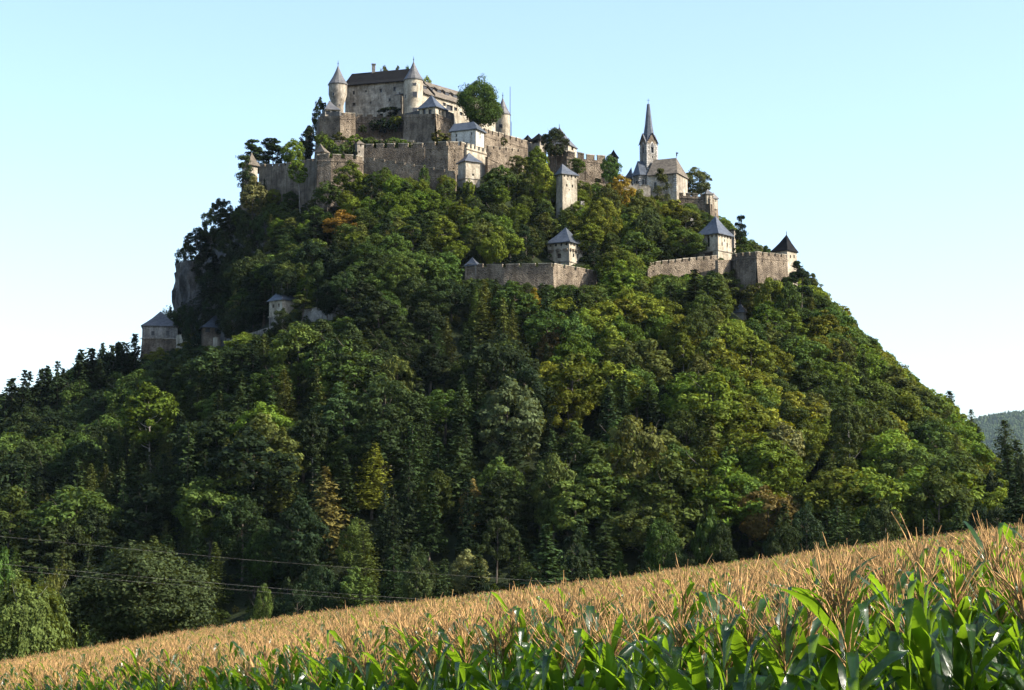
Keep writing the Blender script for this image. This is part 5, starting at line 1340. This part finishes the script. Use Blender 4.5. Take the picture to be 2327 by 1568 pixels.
# undergrowth over the whole slope
ug, rows = [], []
for ti in 'gdvb':
    for k in range(2):
        (cr, tr), H, W = PROTO['bush'][k]; ug.append((cr, tuple(c * .45 for c in TINT[ti])))  # leaf tints dimmed to imitate shade in the gaps between crowns
yy = 350.0
while yy < 606:
    xx = -200.0
    while xx < 215:
        X, Yp = xx + rf.uniform(-1.6, 1.6), yy + rf.uniform(-1.6, 1.6); xx += 3.4
        Z = hz(X, Yp); px, py = proj((X, Yp, Z)); m = 1 / mpp(Yp, py); s = rf.uniform(.28, .6)
        if px < -60 or px > 2400: continue
        if py - 5 * s * m < np.interp(px, vx, vy) + 2: continue
        if any(Yp < b[4] + 2 and b[0] < px < b[2] and b[1] < py and py - 5 * s * m < b[3] - 12 for b in PROTECT): continue
        rows.append((X, Yp, Z - .3, rf.uniform(0, 6.28), s, s * rf.uniform(.7, 1.1), rf.randrange(8)))
    yy += 3.4
scatter('undergrowth', ug, rows)
print('undergrowth', len(rows))

# ------------------------------------------------------------------ labels for the trees
SW = lambda t: ''
ORD = ['', 'second ', 'third ', 'fourth ', 'fifth ', 'sixth ', 'seventh ', 'eighth ', 'ninth ', 'tenth ']
LM = [(s, x, y) for s, x, y in LANDMARKS] + [(s.split(' in ')[0] if len(s) < 60 else s, x, y) for s, x, y in (
    ('glittering round tree', 320, 1340), ('bright larch', 845, 1080), ('brown spruce', 745, 1150), ('white-trunked larch', 640, 1070), ('big silvery broadleaf', 1160, 960),
    ('pale-trunked broadleaf', 345, 960), ('golden tree', 1210, 700), ('tallest right-slope spruce', 1578, 690), ('orange tree', 775, 510), ('weeping birch', 545, 690), ('skyline spruce', 2160, 960), ('bare-trunked broadleaf', 1795, 1050), ('rock face', 430, 680),
    ('small rock outcrop', 985, 790), ('edge larch', 2286, 1060), ('corner willow', 40, 1400))]
used = {}
infos = []
for e, kind, ti, h, w, px, py, Y, lab in TREES:
    nm = NAME[kind]; grp = {'broadleaf_tree': 'broadleaf trees on the castle hill', 'spruce_tree': 'spruces on the castle hill', 'pine_tree': 'pines on the castle hill', 'larch_tree': 'larches on the castle hill', 'bush': 'bushes on the castle hill', 'weeping_birch': 'birches on the castle hill'}[nm]
    e['category'] = CATG[kind]; e['group'] = grp
    if lab: e['label'] = lab; continue
    s, lx, ly = min(LM, key=lambda q: (q[1] - px) ** 2 + (q[2] - py) ** 2); dx, dy = px - lx, py - ly
    d = math.hypot(dx, dy)
    rel = ('below' if dy > 0 else 'above') if abs(dy) > abs(dx) * 1.6 else ('right of' if dx > 0 else 'left of') if abs(dx) > abs(dy) * 1.6 else (('lower right of' if dx > 0 else 'lower left of') if dy > 0 else ('upper right of' if dx > 0 else 'upper left of'))
    wd = {'broad': 'broadleaf', 'bigbroad': 'broadleaf', 'spruce': 'spruce', 'pine': 'pine', 'larch': 'larch', 'weep': 'birch', 'bush': 'bush', 'pole': 'high-crowned broadleaf'}[kind]
    infos.append((f'{TWORD[ti]} {wd}', rel, s, d, e))
infos.sort(key=lambda t: t[3])
for a, rel, s, d, e in infos:
    k = (a, rel, s); i = used.get(k, 0); used[k] = i + 1
    o_ = ORD[i] if i < len(ORD) else f'{i + 1}th '
    e['label'] = (f'{o_}nearest {a} {rel} the {s}' if i else f'{a} nearest to the {s}, {rel} it' if rel.endswith('of') is False else f'{a} closest {rel} the {s}').replace('  ', ' ')
# ------------------------------------------------------------------ maize
def veg_mat(name, base, trans_col, trans=.45, rough=.35, spec=.5, stripe=True):
    m, n, l = mat(name)
    oi = n.new('ShaderNodeObjectInfo'); g = n.new('ShaderNodeTexCoord').outputs['Object']
    at = n.new('ShaderNodeAttribute'); at.attribute_name = 'tone'
    c = ramp(n, [(0, tuple(x * .6 for x in base)), (.5, base), (1, tuple(min(1, x * 1.5) for x in base))]); l.new(at.outputs['Fac'], c.inputs[0])
    mv = n.new('ShaderNodeMapRange'); mv.inputs[3].default_value = .7; mv.inputs[4].default_value = 1.25; l.new(oi.outputs['Random'], mv.inputs[0])
    hs = n.new('ShaderNodeHueSaturation'); l.new(c.outputs[0], hs.inputs['Color']); l.new(mv.outputs[0], hs.inputs['Value'])
    ve = n.new('ShaderNodeAttribute'); ve.attribute_name = 'vein'
    sn = n.new('ShaderNodeMath'); sn.operation = 'MULTIPLY'; sn.inputs[1].default_value = 42; l.new(ve.outputs['Fac'], sn.inputs[0])
    s2 = n.new('ShaderNodeMath'); s2.operation = 'SINE'; l.new(sn.outputs[0], s2.inputs[0])
    nz = noise(n, l, g, 9, 3); rr = ramp(n, [(.3, (.8, .8, .8)), (.7, (1.15, 1.15, 1.15))]); l.new(nz.outputs[0], rr.inputs[0])
    cc = mixc(n, l, hs.outputs[0], rr.outputs[0], 1.0, 'MULTIPLY')
    d = n.new('ShaderNodeBsdfPrincipled'); d.inputs['Roughness'].default_value = rough; d.inputs['Specular IOR Level'].default_value = spec; l.new(cc, d.inputs['Base Color'])
    bu = n.new('ShaderNodeBump'); bu.inputs['Strength'].default_value = .35 if stripe else 0; bu.inputs['Distance'].default_value = .004; l.new(s2.outputs[0], bu.inputs['Height']); l.new(bu.outputs[0], d.inputs['Normal'])
    t = n.new('ShaderNodeBsdfTranslucent')
    tc = mixc(n, l, cc, trans_col, .75); l.new(tc, t.inputs[0])
    mx = n.new('ShaderNodeMixShader'); mx.inputs[0].default_value = trans; l.new(d.outputs[0], mx.inputs[1]); l.new(t.outputs[0], mx.inputs[2])
    o = n.new('ShaderNodeOutputMaterial'); l.new(mx.outputs[0], o.inputs[0])
    return m
M['corn_leaf'] = veg_mat('maize_leaf', (.015, .046, .007), (.36, .60, .02), .40, .26, .7)
M['corn_stalk'] = veg_mat('maize_stalk', (.16, .21, .05), (.4, .45, .1), .1, .5, .3)
M['tassel'] = veg_mat('maize_tassel', (.41, .245, .10), (.6, .40, .16), .2, .7, .15, False)
def corn_leaf(seed, L=.85, W=.09, ns=12):
    """arching blade, folded along its midrib, starting at the origin and heading +x"""
    rng = np.random.default_rng(seed)
    a = math.radians(rng.uniform(60, 84)); p = np.zeros(3); V = []; F = []; T = []; VE = []
    bend = rng.uniform(.7, 2.3); side = rng.uniform(-.25, .25); kink = rng.uniform(.35, .75) if rng.random() < .6 else 2
    dl = L / ns; yaw = 0; wv = rng.uniform(0, 6); tw = rng.uniform(-.7, .7)
    for i in range(ns + 1):
        t = i / ns
        w = W * (.55 + .9 * t if t < .35 else 1.0 * (1 - ((t - .35) / .65) ** 2.2) * .87 + .02) * .62
        d = np.array((math.cos(a) * math.cos(yaw), math.cos(a) * math.sin(yaw), math.sin(a)))
        s = np.array((-math.sin(yaw), math.cos(yaw), 0)); up = np.cross(d, s)
        ro = tw * t; s2 = s * math.cos(ro) + up * math.sin(ro); u2 = up * math.cos(ro) - s * math.sin(ro)
        fold = .30 * (1 - .5 * t); rip = .10 * math.sin(wv + t * 17) * (1 if t > .1 else 0)
        V += [p + s2 * w + u2 * w * (fold + rip), p + s2 * w * .5 + u2 * w * fold * .5, p, p - s2 * w * .5 + u2 * w * fold * .5, p - s2 * w + u2 * w * (fold - rip)]
        T += [.30, .42, 1.0, .42, .36]; VE += [-1, -.5, 0, .5, 1]
        p = p + d * dl; a -= bend / ns * (.5 + t) + (1.7 if abs(t - kink) < .5 / ns else 0); yaw += side / ns * 2
        a = max(a, -1.45)
    for i in range(ns):
        for j in range(4): F.append((i * 5 + j, i * 5 + j + 1, i * 5 + 6 + j, i * 5 + 5 + j))
    T = np.clip(np.array(T) + rng.uniform(-.15, .15), 0, 1)
    return mesh('leaf', np.array(V), np.array(F), M['corn_leaf'], True, T, VE)
def strip(V, F, T, p0, d, L, w, rng, n=5, sag=.25, tone=.5):
    """a thin three-sided spikelet branch"""
    b = len(V); p = np.array(p0, float); d = np.array(d, float)
    s = unit(np.cross(d, np.array((.3, .2, 1.0)) + rng.normal(size=3) * .1)[None])[0]; u = np.cross(s, d)
    for i in range(n + 1):
        ww = w * (1 - .55 * i / n) * (1.35 if i % 2 else .75)
        for k in range(3):
            an = k * 2.094 + i * .6; V.append(p + (s * math.cos(an) + u * math.sin(an)) * ww)
            T.append(tone)
        p = p + d * L / n; d = d + np.array((0, 0, -sag / n)) + rng.normal(size=3) * .035; d /= np.linalg.norm(d)
    for i in range(n):
        for k in range(3): F.append((b + i * 3 + k, b + i * 3 + (k + 1) % 3, b + i * 3 + 3 + (k + 1) % 3, b + i * 3 + 3 + k))
def tassel(seed, n=10, segs=8, thick=.0045):
    rng = np.random.default_rng(seed); V, F, T = [], [], []
    strip(V, F, T, (0, 0, -.05), (0, 0, 1), .46, thick * 1.15, rng, segs + 2, 0, .55)
    for k in range(n):
        a = k * 2.4 + rng.uniform(-.3, .3); el = rng.uniform(.8, 1.4); z = .03 + .16 * k / n
        strip(V, F, T, (0, 0, z), (math.cos(a) * math.cos(el), math.sin(a) * math.cos(el), math.sin(el)), rng.uniform(.19, .34), thick, rng, segs, rng.uniform(.0, .5), rng.uniform(.2, .95))
    return mesh('tassel', np.array(V), np.array(F), M['tassel'], False, np.array(T))
def stalk_mesh(seed, H=2.05):
    rng = np.random.default_rng(seed); g = Geo(); p = np.zeros(3); pts, rad = [], []
    for i in range(12):
        t = i / 11; pts.append(p + np.array((rng.normal() * .006, rng.normal() * .006, H * t))); rad.append(.016 * (1 - .65 * t))
    g.tube(pts, rad, 5); return mesh('stalk', g.v, g.f, M['corn_stalk'])
LEAVES = [corn_leaf(20 + i, .66 + .05 * (i % 7), .088 + .008 * (i % 5)) for i in range(14)]
TASS = [tassel(40 + i, 14 + i % 6) for i in range(6)]
STK = [stalk_mesh(60 + i) for i in range(3)]
def plant_spec(rng, H=2.05, nleaf=12, tas=True, tp=.67):
    """(mesh, matrix, name) for the stalk, each leaf and the tassel of one plant"""
    out = [(rng.choice(STK), Matrix.Scale(H / 2.05, 4, (0, 0, 1)), 'stalk')]
    ph = rng.uniform(0, 6.28)
    for k in range(nleaf):
        t = .34 + tp * (k / (nleaf - 1)) ** .8; a = ph + (k % 2) * math.pi + rng.uniform(-.45, .45); s = (1 - .50 * max(0, t - .6) / .4) * rng.uniform(.85, 1.12)
        mx = Matrix.Translation((0, 0, H * t)) @ Matrix.Rotation(a, 4, 'Z') @ Matrix.Rotation(rng.uniform(-.25, .22) - .25 * max(0, t - .75), 4, 'Y') @ Matrix.Scale(s, 4)
        out.append((rng.choice(LEAVES), mx, 'leaf'))
    if tas: out.append((rng.choice(TASS), Matrix.Translation((0, 0, min(H * .985, 1.96))) @ Matrix.Rotation(rng.uniform(0, 6), 4, 'Z') @ Matrix.Rotation(rng.uniform(-.12, .12), 4, 'X') @ Matrix.Scale(rng.uniform(.9, 1.2), 4), 'tassel'))
    return out
TOPZ = lambda x, y: float(field(x, y)) + .07       # where an average plant should end
EDGE = lambda x: 10.0 - 2.45 * x                    # field margin: plants grow beyond this line
rc = random.Random(77)
spots = []
y = 4.0; row = 0
ang = math.atan2(1, -1 / 2.45)                      # rows run along the margin
e1 = np.array((-.378, .926)); e2 = np.array((.926, .378))
o0 = np.array((2.05, 8.8))
r_ = 0.0
while r_ < 62:
    a_ = -14.0
    far = max(r_, 0)
    while a_ < 138:
        st = .17 if (r_ + abs(a_)) < 50 else .30 if (r_ + abs(a_)) < 90 else .42
        a_ += st * rc.uniform(.8, 1.2)
        p = o0 + e1 * a_ + e2 * (r_ + rc.uniform(-.07, .07))
        X, Yp = float(p[0]), float(p[1])
        if Yp < 3 or Yp > 132: continue
        if not (-.30 * Yp - 1.0 < X < .30 * Yp + 2.2): continue
        if math.hypot(X, Yp) < 9.6: continue
        spots.append((math.hypot(X, Yp), X, Yp, r_))
    r_ += .72 if r_ < 30 else 1.1
spots.sort()
print('maize', len(spots))
NEAR = [s for s in spots if abs(s[1] / s[2]) < .275][:300]
near_set = set((s[1], s[2]) for s in NEAR)
VARI = [plant_spec(random.Random(900 + k), 2.05 if k != 6 else 1.95, 14 + k % 2, k != 6) for k in range(8)]
VARB = [plant_spec(random.Random(950 + k), 1.98 if k < 4 else 2.02, 12, k < 4) for k in range(5)]
words_v = ['with stiff upright leaves', 'with leaves folded over at the tip', 'with a widely forked tassel', 'with a sparse tassel, long arching leaves', 'with a narrow upright tassel', 'without a tassel, broad drooping leaves', 'with leaves to both sides', 'with a slightly bent tassel']
for i, (d, X, Yp, rr) in enumerate(NEAR):
    k = rc.randrange(8); hh = min(max(rc.gauss(.985, .04), .88), 1.07)
    e = empty('maize_plant', (X, Yp, float(field(X, Yp)) - .03))
    e.rotation_euler = (rc.uniform(-.05, .05), rc.uniform(-.05, .05), rc.uniform(0, 6.28)); e.scale = (1, 1, hh)
    rown = int(round(rr / .72)); rw = ['front row', 'second row', 'third row', 'fourth row', 'fifth row'][rown] if rown < 5 else 'inner rows'
    zone = 'lower right corner' if X / Yp > .17 else 'right of the church' if X / Yp > .10 else 'below the church' if X / Yp > .03 else 'below the palace' if X / Yp > -.1 else 'left field edge'
    tag(e, f'maize plant {words_v[k]}, {rw}, {zone}', 'maize plant', 'maize plants along the front of the field')
    for me, mx, nm in VARI[k]:
        o = bpy.data.objects.new(nm, me); o.matrix_local = mx; put(o, e)
rows = []
for d, X, Yp, rr in spots:
    if (X, Yp) in near_set: continue
    hh = min(max(rc.gauss(.985, .04), .88), 1.07); base = 0 if rr < 2.8 + .05 * d + .12 * max(0, d - 14) else 8 if d < 34 else 13
    if d > 26: hh = min(max(rc.gauss(.975, .055), .84), 1.09)
    rows.append((X, Yp, float(field(X, Yp)) - .05, rc.uniform(0, 6.28), 1.0 if d < 60 else 1.15, hh, base + rc.randrange({0: 8, 8: 5, 13: 4}[base]), rc.uniform(-.05, .05), rc.uniform(-.05, .05)))
cp = [(joined([(a, b) for a, b, _ in v], 'maize'), (1, 1, 1)) for v in VARI + VARB]
TASF = [tassel(80 + i, 8, 3, .011) for i in range(4)]
for k in range(4):
    sp = [t for t in VARB[k] if t[2] == 'leaf'][-7:] + [(TASF[k], Matrix.Translation((0, 0, 1.95)), 't')]
    cp.append((joined([(a, b) for a, b, _ in sp], 'maize'), (1, 1, 1)))
scatter('maize_field', cp, rows)

# ------------------------------------------------------------------ wires across the lower wood
for k, pts in enumerate(([(-60, 1213, 200), (207, 1239, 200), (562, 1272, 200), (942, 1301, 200), (1400, 1332, 200)],
                         [(-60, 1276, 196), (300, 1309, 196), (771, 1349, 196), (1300, 1385, 196)],
                         [(-60, 1287, 193), (300, 1321, 193), (771, 1358, 193), (1300, 1395, 193)])):
    W = [P(*p) for p in pts]; g = Geo(); g.tube(W, [.0075] * len(W), 4)
    o = part('power_line', g.v, g.f, M['grey_stone'], None)
    tag(o, ('thin power line sagging across the dark woods, highest of three', 'thin power line above the maize, middle of three', 'lowest of three thin power lines above the maize')[k], 'power line', 'overhead wires in front of the woods')

# ------------------------------------------------------------------ far wooded hill on the right
m_, n_, l_ = mat('far_woods'); g_ = n_.new('ShaderNodeNewGeometry').outputs['Position']
a_ = noise(n_, l_, g_, .02, 6, .7); r__ = ramp(n_, [(.35, (.02, .035, .02)), (.6, (.05, .075, .035)), (.75, (.09, .11, .04))]); l_.new(a_.outputs[0], r__.inputs[0]); finish(n_, l_, r__.outputs[0], 1, a_.outputs[0], 1, 8, .1)
M['far'] = m_
FX = [(1300, 1290), (1900, 1080), (2180, 968), (2250, 952), (2327, 940), (2450, 915), (2700, 880), (3100, 900), (3700, 1000), (4500, 1200)]
fx = np.array([P(a, b, 9000)[0] for a, b in FX]); fz = np.array([P(a, b, 9000)[2] for a, b in FX])
def farh(x, y):
    r = np.clip(np.abs(y - 9000) / 3200, 0, 1)
    return -14 + (np.interp(x, fx, fz) + 14) * (1 - r) ** 1.0 + 30 * fbm(x, y, 380, 71) * (1 - r)
tag(grid(np.arange(450, 8000, 50.0), np.arange(5820, 12150, 70.0), farh, 'far_hill', M['far']), kind='structure')
g = Geo(); g.lathe((0, 0, 0), [(3.2, 0), (2.4, 6), (1.5, 11), (.05, 17)], 6)
fm = mesh('far_tree', g.v, g.f, M['needle'], False, np.full(len(g.v), .5)); rows = []
g = Geo(); g.lathe((0, 0, 0), [(.5, 0), (3.8, 4), (4.6, 8), (3.2, 12), (.1, 14)], 7)
fm2 = mesh('far_tree', g.v, g.f, M['needle'], False, np.full(len(g.v), .5))
for _ in range(26000):
    X, Yp = rf.uniform(1800, 3500), rf.uniform(7300, 9100)
    if abs(X / Yp - .28) > .045: continue
    s = rf.uniform(1.0, 1.7); rows.append((X, Yp, float(farh(X, Yp)) - 1, rf.uniform(0, 6), s, s, rf.randrange(4)))
scatter('far_forest', [(fm, (.03, .05, .025)), (fm, (.04, .06, .025)), (fm2, (.06, .09, .03)), (fm2, (.045, .075, .025))], rows)

# ------------------------------------------------------------------ summer air
hm = bpy.data.materials.new('air'); hm.use_nodes = True; hm.node_tree.nodes.clear()
hv = hm.node_tree.nodes.new('ShaderNodeVolumePrincipled'); ho = hm.node_tree.nodes.new('ShaderNodeOutputMaterial')
hv.inputs['Color'].default_value = (.62, .80, 1, 1); hv.inputs['Density'].default_value = .000012; hv.inputs['Anisotropy'].default_value = .2
hm.node_tree.links.new(hv.outputs[0], ho.inputs['Volume'])
g = Geo(); g.box((0, 1100, 400), (19000, 27600, 1000))
o = part('haze', g.v, g.f, hm, None); tag(o, kind='stuff')
